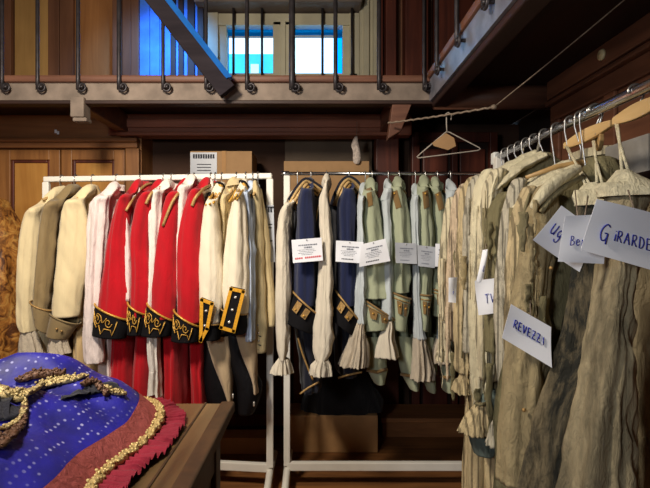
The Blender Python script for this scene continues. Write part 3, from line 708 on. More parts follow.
left_shirt('white shirt between the second and third red coats with its cuff hanging low', 172, 186, [(191, 153, 166, .03), (204, 148.5, 164, .06), (250, 149, 162, .12), (310, 148, 158, .14), (350, 148.5, 160, .14), (368, 150, 161, .05), (372, 150, 161, .1), (398, 149, 161, .2)],
           [(204, 150, 168, .05), (260, 150, 166, .1), (330, 150, 164, .1)], 'white', 17)
hang_on_left(172, 'steel hook hanger holding the white shirt between the second and third red coats', 185)
left_shirt('white shirt between the third and fourth red coats', 194, 181, [(186, 180, 192, .03), (200, 178, 188, .06), (250, 178, 185, .1), (310, 178, 186, .1)],
           [(200, 178, 192, .05), (260, 178, 190, .1), (330, 178, 190, .1)], 'white', 20)
hang_on_left(194, 'steel hook hanger holding the white shirt between the third and fourth red coats', 180)

# -- four scarlet coats
def scroll_embroidery(tp, bt, dy, seed):
    mb = MB(); r = .0024
    for cx_, fl in ((-.55, 1), (.12, 1)):
        pts = []
        for k in range(13):
            a = k * .62; rad = .26 - .017 * k
            pts.append((cx_ + fl * rad * math.cos(a) * .8, .36 + rad * math.sin(a) * .75))
        stroke(mb, tp, bt, dy, pts, r)
    stroke(mb, tp, bt, dy, [(-.97, .16), (-.8, .5), (-.55, .66), (-.4, .55), (-.2, .85), (-.05, .62), (.3, .62), (.42, .84), (.5, .55), (.55, .2)], r * 1.1, smooth=False)
    stroke(mb, tp, bt, dy, [(-.9, .2), (-.7, .42), (-.6, .2), (-.35, .22), (-.2, .42), (.0, .2)], r)
    return mb
reds = [
  dict(nx=141, sl=[(196,124,132.5),(207,117,132.5),(236,109.5,129.5),(271,105,128.5),(300,101,131),(318,99,130)], ct=(96.5,303,131,319), cb=(93,334,126,338), bd=[(205,114,136),(260,108,134),(320,106,132),(370,104,131),(425,100,132)],
       col=[(152,183.5,0),(146,185,-.05),(139,191,-.1),(133,199,-.15),(126,211,-.2)], lab='leftmost of the four scarlet coats with black gold-embroidered cuffs'),
  dict(nx=164, sl=[(193,145,156),(205,137,155),(236,132,150),(271,133,151),(300,132,151),(316,131,150)], ct=(129.5,301,149,314), cb=(128,333,146,334), bd=[(205,138,158),(260,134,154),(320,132,154),(370,128,153),(425,126,153)],
       col=[(172,190,.02),(166,186,-.03),(158,188,-.08),(151,194,-.13),(146,204,-.19)], lab='second scarlet coat from the left, its narrow embroidered cuff half hidden'),
  dict(nx=189, sl=[(193,171,181),(205,164.5,181.5),(236,159,180),(271,155,178),(300,152.5,176),(318,151,176)], ct=(148.5,302,176,320), cb=(141.5,335,172,335), bd=[(205,162,186),(260,158,184),(320,156,183),(370,158,182),(425,157,182)],
       col=[(199,187,0),(191,186,-.05),(181,191,-.1),(172,203,-.15),(163,226,-.2)], lab='third scarlet coat from the left, the gold collar edge running down its chest'),
  dict(nx=211, sl=[(190,193,203),(202,187,204),(236,180,203),(271,179,203),(300,179,202),(322,178,202)], ct=(175,309,202,326), cb=(171,340,200,341), bd=[(205,186,208),(260,183,208),(320,184,207),(370,186,206),(425,185,209)],
       col=[(222,185,.02),(214,184.5,-.04),(205,188,-.1),(196,197,-.15),(192,206,-.2)], lab='rightmost scarlet coat with embroidered cuff, next to the ivory coats'),
]
for i, d in enumerate(reds):
    npy = 184
    t, Y = new_left('scarlet_coat', d['lab'], 'coat', d['nx'], npy, 'scarlet military coats')
    Ys = Y - SS - .01
    t.part('body', body_mb(d['nx'], Y, npy, [(*q, f) for q, f in zip(d['bd'], (.02, .05, .1, .14, .16))], .2, seed=30 + i, k=8), F['red'])
    sl = t.part('sleeve', arm_mb([(*q, f, .062) for q, f in zip(d['sl'], (.02, .07, .12, .13, .11, .06))], Ys, .062, 40 + i, 4, .003), F['red'])
    c, tp, bt = cuff(t, d['ct'], d['cb'], Ys, F['black'], .066, 50 + i, under=sl, flare=1.02)
    t.part('cuff_braid', cuff_ring(tp, bt, .066, .02, .0052), M['brass'], under=c)
    t.part('embroidery', scroll_embroidery(tp, bt, .066, i), M['brass'], under=c)
    nx = d['nx']
    co = t.part('collar', cloth(MB(), [prow(nx - 12, 197, nx + 9, 191, Y - .07, .085, .02), prow(nx - 8, 188, nx + 11, 185, Y - .03, .075, .02), prow(nx - 3, 182.5, nx + 10, 182, Y, .06, .02)], 28, 4, 3, i, .002, top=False), F['red'])
    # braid along the collar seam and down the front edge
    path = smooth_path([onto([sl, co], x, y, Y + dy_ - .04, .005) for x, y in [(q[0], q[1]) for q in refine([list(p) for p in d['col']], 3)] for dy_ in (-.1,)], 2)
    t.part('collar_braid', MB().tube(path, .0075, 8), M['gold_old'], under=co)
    hang_on_left(nx, 'steel hook hanger holding the %s scarlet coat' % ('first', 'second', 'third', 'fourth')[i], 184, 'hangers on the left rack')

# -- ivory coats with gold and black cuffs
def panel_on(t, quad, Y, under, inner=.16, nb=3):
    "upright gold-edged black flap with silver buttons"
    c = [P(x, y, Y) for x, y in quad]
    m = MB(); back = [p + V(0, .012, 0) for p in c]; m.rings([c, back], smooth=False)
    o = t.part('cuff_flap', m, F['black'], under)
    edge = MB(); cc = sum(c, Vector()) / 4
    e = [p.lerp(cc, .10) + V(0, -.003, 0) for p in c]
    def strip(a, b, w):
        edge.obox(a, b, w, .007, V(0, -1, 0))
    for k in range(4): strip(e[k] + (e[k] - e[(k+1) % 4]).normalized() * .006, e[(k+1) % 4] + (e[(k+1) % 4] - e[k]).normalized() * .006, .0155)
    t.part('gold_edging', edge, M['gold_yellow'], under)
    for k in range(nb):
        v = (k + .75) / (nb + .5); q = (c[0].lerp(c[3], v) + c[1].lerp(c[2], v)) / 2
        t.part('button', MB().sphere(q + V(0, -.004, 0), .0072, (1, .6, 1), 10, 6), M['silver_button'], under)
    return o
ivory = [
  dict(nx=222, lab='ivory coat with gold collar and black cuff, next to the rightmost scarlet coat', sl=[(202,207,217),(214,204,219.5),(250,201,222),(290,201,223),(322,203,221)], ct=(203,320,221,323), cb=(202.5,338,220,339),
       bd=[(208,203,224,.02),(270,204,226,.05),(335,206,230,.08)], flap=[(201.5,297.5),(213,302),(207.5,330),(200.5,343)], nb=2,
       arch=[(210,197,-.1),(210,188,-.06),(215,184,-.03),(221,184.5,0),(225,190,-.02)], tail=[(335,205,232,.05),(360,211,233,.05),(385,222,233,.04),(402,229,232.5,.02)], tn=0),
  dict(nx=246, lab='ivory coat with three silver buttons on its big gold-edged cuff flap', sl=[(194,235,243),(207,231.5,245),(250,226,248.5),(290,224,249),(318,226,247)], ct=(222,308,247.5,313), cb=(224,333,246,333),
       bd=[(205,229,250,.02),(270,228,252,.05),(335,232,256,.08)], flap=[(231,286.5),(244.8,289.5),(234,333.5),(220,329.5)], nb=3,
       arch=[(233,194,-.1),(234,186,-.06),(238,182.5,-.03),(244,183,0),(248,190,-.02)], tail=[(330,234,257,.05),(355,242,257,.05),(380,252,258,.04),(392,254,258,.02)], tn=1),
]
for i, d in enumerate(ivory):
    npy = 185
    t, Y = new_left('ivory_coat', d['lab'], 'coat', d['nx'], npy, 'ivory military coats'); Ys = Y - SS - .02
    bo = t.part('body', body_mb(d['nx'], Y, npy, d['bd'], .2, seed=60 + i), F['ivory'])
    sl = t.part('sleeve', arm_mb([(*q, f, .06) for q, f in zip(d['sl'], (.03, .07, .12, .13, .08))], Ys, .06, 64 + i), F['ivory'])
    c, tp, bt = cuff(t, d['ct'], d['cb'], Ys, F['black'], .066, 66 + i, under=sl)
    t.part('cuff_braid', cuff_ring(tp, bt, .066, .04, .004), M['gold_old'], under=c)
    panel_on(t, d['flap'], Ys - .082, sl, nb=d['nb'])
    ap = [onto([sl, bo], x, y, Y + e, .002) for x, y, e in d['arch']]; ap = smooth_path(ap, 5)
    co = t.part('collar', MB().tube(ap, .012, 9), F['black'])
    t.part('collar_braid', MB().tube([p + V(0, -.010, -.006) for p in ap], .007, 8), M['brass'], under=co)
    a = d['arch']; q = a[0]
    for k in range(3): t.part('shoulder_cord', MB().tube(smooth_path([onto([sl, bo], q[0] - 4 + 3.6*k, q[1] + 8 - k, Y - .19, .005), onto([sl, bo], q[0] + 3.6*k, q[1] + 2 - k, Y - .17, .005), onto([sl, bo], q[0] + 3 + 3.4*k, q[1] - 4, Y - .15, .005)], 3), .0058, 7), M['brass'], under=sl)
    t.part('coat_tail', sleeve_mb(d['tail'], Y - .16, .05, 70 + i, 5, .004, hollow=False, top=False), fabric('buff_lining_%d' % i, srgb(188, 164, 130), .1), bo)
    hang_on_left(d['nx'], 'steel hook hanger holding the %s' % ('ivory coat next to the red ones' if i == 0 else 'ivory coat with three buttons'), 184)
# shirts among the ivory coats
left_shirt('white shirt between the rightmost scarlet coat and the ivory coats', 215, 186, [(191, 199, 208, .03), (205, 197.5, 204, .06), (240, 199, 205, .1), (275, 201, 206, .1), (300, 202, 207, .1)],
           [(206, 200, 208, .05), (260, 201, 209, .1), (310, 202, 210, .1)], 'white', 23, -.03)
hang_on_left(215.5, 'steel hook hanger holding the white shirt beside the ivory coats', 186)
left_shirt('white shirt between the two ivory coats', 236, 181, [(196, 222, 230, .03), (210, 220, 228, .06), (260, 221, 226, .1), (300, 221, 226, .1)],
           [(206, 222, 232, .05), (260, 222, 232, .1), (320, 222, 230, .1)], 'waistcoat', 25, -.06)
hang_on_left(236.5, 'steel hook hanger holding the white shirt between the ivory coats', 181)
left_shirt('pale blue-white shirt behind the second ivory coat', 253, 187, [(193, 243, 250, .03), (205, 243, 252, .06), (250, 245, 254, .1), (300, 246, 254, .1), (340, 246, 255, .1)],
           [(206, 246, 256, .05), (260, 246, 258, .1), (330, 246, 258, .1)], 'blue_white', 27, -.04, 'blue_white_shirt')
hang_on_left(253, 'steel hook hanger holding the pale blue-white shirt', 186)
# black breeches under the ivory coats
for i, (nx, rows, lab) in enumerate(((216, [(338, 204, 226, .04), (365, 204, 230, .05), (395, 207, 234, .05), (411, 212, 234, .04)], 'black breeches below the first ivory coat'),
                                     (243, [(335, 226, 246, .04), (360, 230, 250, .05), (385, 236, 262, .05), (412, 238, 255, .04)], 'black breeches with buckles below the second ivory coat'))):
    Y = yl(nx); t = Thing('black_breeches', lab, 'breeches', P(nx, 338, Y), 'black breeches on the left rack')
    t.part('leg', sleeve_mb(rows, Y - .13, .06, 80 + i, 4, .004), F['black_silk'])
    t.part('leg', sleeve_mb(rows, Y + .05, .06, 83 + i, 4, .004), F['black_silk'])
    t.part('hanging_tape', MB().tube([P(nx, 340, Y - .03), V(X_(nx, Y), Y - .03, Z_(188, Y))], .006, 6), F['black_silk'])
    b = MB(); b.sphere(P(rows[-1][2] - 1, 396 if i == 0 else 404, Y - .2), .009, (.6, .6, 1.6), 10, 6); t.part('buckle', b, M['silver_button'])
# narrow oatmeal waistcoat at the right end
t, Y = new_left('oatmeal_waistcoat', 'narrow oatmeal waistcoat with laced hem at the right end of the white rack', 'waistcoat', 260, 183)
Ys = Y - .12
t.part('front_panel', sleeve_mb([(183, 253, 258.5, .02), (195, 252, 261, .05), (230, 251, 263, .08), (280, 250, 265, .08), (320, 249.5, 267, .08), (352, 251, 266, .08)], Ys, .035, 90, 5, .004), F['waistcoat'])
t.part('side_panel', sleeve_mb([(190, 257, 262, .02), (225, 259, 268, .05), (260, 262, 272, .06), (300, 266, 275.5, .06), (326, 267, 276, .06)], Ys + .04, .03, 91, 4, .004), F['waistcoat'])
lc = MB()
for k in range(4): lc.tube([P(253 + (k % 2) * 5, 334 + k*4.5, Ys - .034), P(261 - (k % 2) * 3, 336.5 + k*4.5, Ys - .037)], .003, 6)
t.part('lacing', lc, M['ink_black'])
for k in range(3): t.part('button', MB().sphere(P(258 + k*.5, 325 + 8*k, Ys - .038), .0045, n=8, m=6), M['silver_button'])
hang_on_left(258, 'steel hook hanger holding the oatmeal waistcoat', 183)
# grey tag strip tied to the post
c = [P(266.5, 205, 2.54), P(273.5, 205, 2.54), P(275, 262, 2.54), P(267, 262, 2.54)]
mb, f = quad_sheet(c, 4, 10, .002, 2)
t = Thing('grey_tag_strip', 'grey paper strip with dark print tied to the right post of the white rack', 'tag', c[0])
sh = t.part('strip', mb, M['paper_grey'])
for (u0, u1, v0, v1) in ((.2, .42, .03, .13), (.52, .78, .03, .13), (.25, .75, .33, .35), (.25, .7, .39, .41), (.25, .75, .62, .64)):
    pr = MB(); pr.rings([[f(u0, v0, .0016), f(u1, v0, .0016)], [f(u0, v1, .0016), f(u1, v1, .0016)]], False, False, closed=False, smooth=False)
    t.part('print', pr, M['ink_black'], under=sh)
t.part('tie', MB().tube([P(266, 207, 2.535), P(274, 207, 2.535)], .0025, 6), M['ink_black'])
# brocade costume on the floor stand at the far left edge
bro, brt, brb = nt('gold_brocade')
v = coords(brt); n1 = noise_tex(brt, v, 13, 5, .6, 1.5); n2 = noise_tex(brt, coords(brt, (1, 1, 1), (4, 2, 1)), 28, 4, .6, .5)
cc = ramp(brt, n1, [(.38, srgb(84, 46, 18)), (.5, srgb(176, 116, 50)), (.62, srgb(206, 156, 80)), (.75, srgb(110, 62, 26))])
cc = mixc(brt, ramp(brt, n2, [(.5, (0,0,0)), (.7, (.6,.6,.6))]), cc, srgb(70, 38, 18)); brt.links.new(cc, brb.inputs['Base Color']); brb.inputs['Roughness'].default_value = .55; bump(brt, brb, n1, .5, .01)
t = Thing('brocade_gown', 'brown and gold brocade gown standing at the far left beside the white rack', 'gown', P(0, 350, 2.85))
Yb_ = 2.95
t.part('skirt', cloth(MB(), [prow(-22, 205, 6, 205, Yb_, .1, .03, None), prow(-34, 225, 16, 228, Yb_, .14, .06), prow(-38, 255, 21, 258, Yb_, .17, .08), prow(-42, 300, 22, 300, Yb_, .19, .1), prow(-48, 360, 24, 360, Yb_, .2, .12), prow(-50, 455, 26, 455, Yb_, .22, .14)], 44, 6, 9, 5, .018, hollow=False), bro)
t.part('dress_stand', MB().tube([V(X_(-12, Yb_), Yb_, 0.0), V(X_(-12, Yb_), Yb_, .2)], [.12, .03], 16), M['dark_wood'])
# ================================================================ MIDDLE RACK
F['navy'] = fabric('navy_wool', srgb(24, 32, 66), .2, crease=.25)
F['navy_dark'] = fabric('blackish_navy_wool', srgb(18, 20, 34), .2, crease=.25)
F['offwhite'] = fabric('offwhite_cotton', srgb(214, 204, 184), .07, crease=.5)
F['celadon'] = fabric('pale_green_cloth', srgb(164, 170, 142), .1, crease=.3, sheen=.05)
F['ice'] = fabric('icy_white_cotton', srgb(188, 196, 198), .07, crease=.4)
F['taupe'] = fabric('taupe_braid_cloth', srgb(132, 104, 62), .2)
M['tan_braid'] = plain('tan_braid', srgb(188, 156, 104), .55, .15, var=.35, scale=160, bumpk=.4)
YM = 2.6
def hang_on_mid(nx, label, neck_py=184):
    return hanger(V(X_(nx, YM), YM, ZRR), .0095, Z_(neck_py, YM), label, 'x', 'hangers on the middle rack')
def new_mid(name, label, cat, nx, neck_py, grp=None):
    CUR[0] = (nx, neck_py, YM); return Thing(name, label, cat, P(nx, neck_py, YM), grp)
def ruffle(t, rows, Y, seed, mat='lace', under=None, dy=.045): return t.part('ruffle', sleeve_mb([(*r[:3], r[3]*1.7) for r in rows], Y, dy, seed, 11, .010, 72, top=False), F[mat], under=under)
# shirt at the left post
t = new_mid('white_shirt', 'off-white shirt at the left post of the middle rack with a flared wrist ruffle', 'shirt', 297, 196)
t.part('body', body_mb(297, YM, 192, [(212, 281, 296, .04), (260, 279, 296, .08), (320, 280, 294, .1)], .18, seed=100, k=10, neck_T=.02), F['offwhite'])
sl = t.part('sleeve', arm_mb([(204, 284, 293, .03), (222, 278, 291, .07), (270, 276.5, 290, .12), (320, 276, 291, .14), (345, 277, 290, .12), (359, 279.5, 286.5, .06)], 2.33, .05, 101, 6, .005), F['offwhite'])
ruffle(t, [(358, 279, 287, .1), (366, 275, 290, .2), (373, 273, 291.5, .25)], 2.33, 102, 'offwhite', sl)
hang_on_mid(297.5, 'hook hanger nearest the left post of the middle rack', 196)
def deep(rows, k): return [(*r[:3], r[3]*k) for r in rows]
def navy(label, nx, arch, sl, ct, cb, bd, tail_braid, seed, hl):
    t = new_mid('navy_coat', label, 'coat', nx, 184, 'navy military coats')
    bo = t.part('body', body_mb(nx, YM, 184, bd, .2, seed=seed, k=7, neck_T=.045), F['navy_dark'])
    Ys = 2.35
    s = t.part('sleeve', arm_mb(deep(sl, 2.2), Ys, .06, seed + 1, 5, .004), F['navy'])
    c, tp, bt = cuff(t, ct, cb, Ys - .01, F['black'], .07, seed + 2, under=s, flare=1.0)
    t.part('cuff_braid', cuff_ring(tp, bt, .07, .03, .0048), M['gold_old'], under=c)
    for s0 in (-.62, -.05):
        m = MB(); a = [(s0 - .02, .12), (s0 + .3, .10), (s0 + .16, .52), (s0 - .16, .50)]
        m.rings([[cuff_pt(tp, bt, .07, *q, 1.08) for q in a], [cuff_pt(tp, bt, .07, *q, 1.16) for q in a]], smooth=False)
        t.part('braid_tab', m, M['gold_old'], under=c)
        t.part('button', MB().sphere(cuff_pt(tp, bt, .07, s0 + .02, .42, 1.2), .006, n=10, m=6), M['brass'], under=c)
    # cape-like collar: a broad arch of cloth over the shoulders with rows of braid
    path = smooth_path([P(x, y, YM - .16 + e) for x, y, e in arch], 5); n = len(path)
    cen = sum(path, Vector()) / n
    nr = lambda k: (path[min(k+1, n-1)] - path[max(k-1, 0)]).normalized().cross(V(0, 1, 0)).normalized()
    col = MB(); rs = []
    for k, p in enumerate(path):
        w = nr(k); w = w if w.dot(p - V(cen.x, cen.y, cen.z - .1)) > 0 else -w
        rs.append([p + w*.012 + V(0, -.05, 0), p - w*.052 + V(0, -.055, 0), p - w*.05 + V(0, .12, 0), p + w*.014 + V(0, .15, 0)])
    col.rings(rs, smooth=False); co = t.part('collar', col, F['navy_dark'])
    for off, r, mt in ((-.008, .0075, 'tan_braid'), (-.024, .0085, 'tan_braid'), (-.041, .0075, 'gold_old')):
        b = MB(); q = []
        for k, p in enumerate(path):
            w = nr(k); w = w if w.dot(p - V(cen.x, cen.y, cen.z - .1)) > 0 else -w
            q.append(p + w*off + V(0, -.055, 0))
        b.tube(q, r, 7); t.part('collar_braid', b, M[mt], under=co)
    for pts in tail_braid:
        b = MB(); b.tube(smooth_path([P(x, y, 2.37) for x, y in pts], 4), .005, 7); t.part('tail_braid', b, M['gold_old'], under=bo)
    for y in (218, 226):
        t.part('button', MB().sphere(P(arch[0][0] + 11, y, 2.38), .005, n=8, m=6), M['silver_button'], under=bo)
    hang_on_mid(nx, hl, 182)
navy('navy coat with gold-striped collar and a red-lined label, nearest the left post', 311,
     [(288.5, 204, .0), (294, 194.5, .0), (300, 186, .02), (306, 181, .04), (314, 184.5, .06), (322, 190, .08)],
     [(190, 301, 313, .02), (205, 298, 315, .04), (245, 297, 316, .07), (290, 295, 315, .06), (305, 294, 314, .05)],
     (294, 291, 322, 316), (284.5, 321, 315, 334),
     [(205, 289, 322, .02), (250, 290, 325, .05), (320, 292, 324, .08), (360, 297, 324, .1), (394, 299, 322, .1)],
     [[(298, 338), (302, 352), (308, 368), (313, 380)], [(300, 394), (308, 388), (319, 382)], [(319, 205), (315, 222), (308, 240)]], 110, 'hook hanger holding the first navy coat')
navy('navy coat with gold-striped collar between the white shirt and the pale green coats', 349,
     [(332, 206, .0), (336, 194, .0), (341, 184, .02), (347.5, 179, .04), (355, 182.5, .06), (361, 190, .08)],
     [(190, 343, 354, .02), (205, 338, 356, .04), (245, 338, 356, .07), (290, 337, 356, .06), (305, 336, 355, .05)],
     (336, 290, 363, 324), (331, 318, 354, 336),
     [(205, 331, 362, .02), (250, 332, 364, .05), (320, 334, 362, .08), (350, 336, 360, .1), (378, 338, 362, .1)],
     [[(338, 378), (348, 375), (362, 372)], [(352, 250), (353, 275), (350, 290)]], 120, 'hook hanger holding the second navy coat')
# shirt between the navy coats
t = new_mid('white_shirt', 'off-white shirt hanging between the two navy coats, sleeve gathered into a ruffle', 'shirt', 326, 184)
t.part('body', body_mb(326, YM, 186, [(206, 320, 330, .04), (260, 318, 331, .08), (320, 317, 333, .1)], .17, seed=130, k=9, neck_T=.016), F['offwhite'])
sl = t.part('sleeve', arm_mb([(184, 324, 327.5, .02), (200, 320, 329, .05), (230, 320, 331, .1), (280, 319, 331.5, .12), (312, 316, 333, .14), (335, 313, 335, .15), (350, 313.5, 333, .12), (360, 316, 327, .06)], 2.29, .045, 131, 6, .005), F['offwhite'])
ruffle(t, [(359, 316, 327, .1), (366, 312.5, 329, .2), (375, 311, 329.5, .25)], 2.29, 132, 'offwhite', sl)
hang_on_mid(326.5, 'hook hanger holding the white shirt between the navy coats', 184)
# white and icy shirts under the green coats
def mid_shirt(label, nx, npy, bd, rows, ruf, mat, seed, Ys, hl, rmat='lace', name='white_shirt'):
    t = new_mid(name, label, 'shirt', nx, npy)
    t.part('body', body_mb(nx, YM, npy, bd, .17, seed=seed, k=9, neck_T=.02), F[mat])
    sl = t.part('sleeve', arm_mb(deep(rows, 1.7), Ys, .045, seed + 1, 7, .005), F[mat])
    if ruf: ruffle(t, ruf, Ys, seed + 2, rmat, sl)
    hang_on_mid(nx, hl, npy)
mid_shirt('icy white shirt beneath the first pale green coat, large lace ruffle at its wrist', 365, 188, [(206, 358, 370, .04), (260, 358, 372, .08), (320, 357, 370, .1)],
          [(197, 358, 365, .03), (212, 357, 364, .06), (260, 357, 366, .1), (300, 355, 367, .12), (323, 356, 366, .08)],
          [(322, 356, 366, .1), (328, 354, 366, .14), (342, 350, 367, .2), (356, 346, 367, .26), (366, 343, 366, .3)], 'ice', 140, 2.31, 'hook hanger holding the icy shirt with the big lace ruffle')
mid_shirt('icy white shirt between the first and second pale green coats', 388, 187, [(202, 381, 392, .04), (260, 382, 392, .08), (320, 381, 393, .1)],
          [(189, 384, 391, .03), (200, 381, 391, .06), (205, 382, 391, .06), (250, 384, 391, .1), (318, 382, 393, .1)],
          [(320, 384, 393, .1), (326, 383, 394, .14), (340, 380, 395, .22), (357, 378, 399, .3)], 'ice', 145, 2.33, 'hook hanger holding the icy shirt left of the second green coat', 'offwhite')
mid_shirt('icy white shirt left of the third pale green coat with a long drooping ruffle', 415, 190, [(204, 411, 420, .04), (260, 412, 421, .08), (320, 413, 423, .1)],
          [(196, 412, 420, .03), (210, 410, 419, .06), (260, 412, 419, .1), (318, 414, 421, .1), (338, 414, 425, .1)],
          [(336, 415, 424, .1), (342, 414, 425, .14), (356, 414, 428, .2), (370, 414, 430, .26), (379, 413, 428, .3)], 'ice', 150, 2.33, 'hook hanger holding the icy shirt with the drooping ruffle', 'lace')
mid_shirt('white shirt at the right end of the green coats beside the ragged costumes', 450, 184, [(206, 444, 456, .04), (260, 442, 454, .08), (330, 440, 452, .1)],
          [(192, 446, 456, .03), (212, 444, 455, .06), (260, 443, 452, .1), (320, 440, 450, .1), (340, 436, 448, .1)],
          [(338, 436, 448, .1), (350, 433, 447, .2), (362, 432, 448, .25)], 'ice', 155, 2.36, 'hook hanger holding the white shirt beside the ragged costumes', 'lace')
# pale green coats
def green(label, nx, sl, ct, cb, bd, ep, tail, seed, hl, tab=None, dS=0.0):
    t = new_mid('pale_green_coat', label, 'coat', nx, 183, 'pale green coats'); Ys = 2.34 + dS
    bo = t.part('body', body_mb(nx, YM, 183, bd, .2, seed=seed, k=8, neck_T=.026), F['celadon'])
    s = t.part('sleeve', arm_mb(deep(sl, 2.3), Ys, .055, seed + 1, 5, .005), F['celadon'])
    c, tp, bt = cuff(t, ct, cb, Ys - .005, F['celadon'], .06, seed + 2, under=s, flare=.8)
    t.part('cuff_braid', cuff_ring(tp, bt, .06, .02, .005), F['taupe'], under=c)
    t.part('cuff_braid', cuff_ring(tp, bt, .06, .14, .003), M['gold_old'], under=c)
    for s0, tt in ((-.35, .3), (.35, .32)):
        m = MB(); a = [(s0 - .26, tt - .12), (s0 + .26, tt - .12), (s0 + .16, tt + .22), (s0 - .16, tt + .22)]
        m.rings([[cuff_pt(tp, bt, .06, *q, 1.05) for q in a], [cuff_pt(tp, bt, .06, *q, 1.13) for q in a]], smooth=False)
        t.part('cuff_tab', m, F['taupe'], under=c)
        t.part('button', MB().sphere(cuff_pt(tp, bt, .06, s0, tt, 1.17), .005, n=8, m=6), M['brass'], under=c)
    g = [[onto([s], ep[0][0] + (ep[1][0] - ep[0][0])*u + (ep[3][0] - ep[0][0])*v, ep[0][1] + (ep[1][1] - ep[0][1])*u + (ep[3][1] - ep[0][1])*v, Ys, .004) for u in (0, .33, .67, 1)] for v in (0, .25, .5, .75, 1)]
    q = g[0]; m = MB(); edge = g[0] + [r[3] for r in g[1:]] + g[4][2::-1] + [r[0] for r in g[3:0:-1]]
    m.add([p for r in g for p in r], [(4*j+i, 4*j+i+1, 4*j+i+5, 4*j+i+4) for j in range(4) for i in range(3)]); m.rings([edge, [p + V(0, .012, 0) for p in edge]], False, False, smooth=False)
    e = t.part('shoulder_flap', m, F['taupe'], s)
    t.part('button', MB().sphere((q[0] + q[3])/2 + V(0, -.005, -.012), .0055, n=8, m=6), M['brass'], under=s)
    cl = t.part('collar', cloth(MB(), [prow(nx - 8, 193, nx + 6, 191, YM - .1, .05, .03), prow(nx - 6, 186, nx + 6, 185, YM - .04, .06, .03), prow(nx - 3, 183, nx + 5, 183, YM, .05, .02)], 24, 4, 3, seed, .002, top=False), F['celadon'])
    tl = t.part('coat_tail', sleeve_mb(tail, 2.42, .06, seed + 3, 4, .004, top=False), F['celadon'], bo)
    (y0, l0, r0, _), (y1, l1, r1, _) = tail[-2], tail[-1]
    t.part('tail_braid', MB().tube([P(l0 - 1, y0, 2.42 - .04), P((l0 + r0)/2, y0 + 2, 2.42 - .07), P(r0 + 1, y0 - 1, 2.42 - .04)], .009, 7), F['taupe'], under=bo)
    hang_on_mid(nx, hl, 182)
green('pale green coat with a tilted label, first from the navy coats', 372, [(192, 363, 374, .02), (204, 361, 379, .04), (240, 361, 384, .08), (280, 362, 388, .09), (298, 362, 390, .08)],
      (360, 296, 395, 319), (364, 331, 389, 328), [(203, 362, 380, .03), (250, 362, 387, .08), (320, 364, 386, .1), (345, 366, 386, .1)],
      [(366, 189), (371, 187), (375, 205), (368, 207)], [(335, 365, 386, .05), (355, 366, 386, .06), (370, 368, 386, .04), (382, 374, 384, .03)], 160, 'hook hanger holding the first pale green coat')
green('pale green coat second from the navy coats with a gold shoulder flap', 399, [(188, 391, 402, .02), (200, 391, 406, .04), (240, 392, 409, .08), (280, 391, 410, .08), (292, 391, 410, .07)],
      (391, 291, 410, 298), (393.5, 329, 406, 331), [(203, 392, 409, .03), (250, 393, 411, .08), (320, 395, 412, .1), (345, 397, 415, .1)],
      [(391.5, 192), (397, 190), (403, 206), (396, 209)], [(335, 396, 414, .05), (360, 399, 417, .06), (374, 402, 419, .04), (388, 409, 419, .03)], 170, 'hook hanger holding the second pale green coat')
green('slim pale green coat third from the navy coats', 425, [(188, 418, 427, .02), (200, 418, 430, .04), (240, 419, 432, .08), (280, 418, 431, .08), (294, 418, 430.5, .07)],
      (417.5, 293, 431, 294), (418.5, 329, 427, 331), [(203, 418, 432, .03), (250, 419, 434, .08), (320, 419, 434, .1), (345, 420, 436, .1)],
      [(422.5, 192), (428, 190), (431.5, 206), (424, 209)], [(335, 419, 436, .05), (360, 420, 436, .06), (374, 422, 436, .04), (390, 427, 435, .03)], 180, 'hook hanger holding the third pale green coat')
green('pale green coat fourth from the navy coats, next to the ragged costumes', 437, [(188, 430, 439, .02), (200, 431, 444, .04), (240, 433, 446, .08), (280, 432, 445, .08), (290, 432, 445, .07)],
      (431.5, 288, 446, 292), (432, 315, 441, 317), [(203, 431, 446, .03), (250, 433, 448, .08), (320, 436, 450, .1), (345, 438, 452, .1)],
      [(435, 194), (440.5, 191), (446, 208), (439, 211)], [(335, 438, 452, .05), (360, 440, 452, .06), (376, 441, 452, .04), (390, 443, 451, .03)], 190, 'hook hanger holding the fourth pale green coat', dS=.03)
# printed labels pinned to the coats
G = 'printed labels on the middle rack'
label_sheet([(291.5, 240), (321.5, 237.5), (323, 260.5), (293, 263)], 2.22, 'white printed label with a red line of text on the first navy coat', G, red=True, seed=1)
label_sheet([(336, 240.5), (363.5, 242), (362.5, 263.5), (335.5, 261.5)], 2.22, 'white printed label on the second navy coat', G, seed=2)
label_sheet([(361, 244.5), (385.5, 238.5), (390.5, 261), (359, 267)], 2.20, 'tilted white printed label on the first pale green coat', G, seed=3)
label_sheet([(395, 242.5), (416.5, 243.5), (417, 264), (396, 263)], 2.23, 'greyish printed label on the second pale green coat', G, mat='paper_grey', seed=4)
label_sheet([(417.5, 245), (435.5, 247), (434.5, 268), (418, 266)], 2.23, 'greyish printed label on the third pale green coat', G, mat='paper_grey', seed=5)
label_sheet([(435.5, 243.5), (450, 244.5), (449, 267.5), (435, 266.5)], 2.21, 'white printed label on the fourth pale green coat, half hidden by ragged sleeves', G, seed=6)
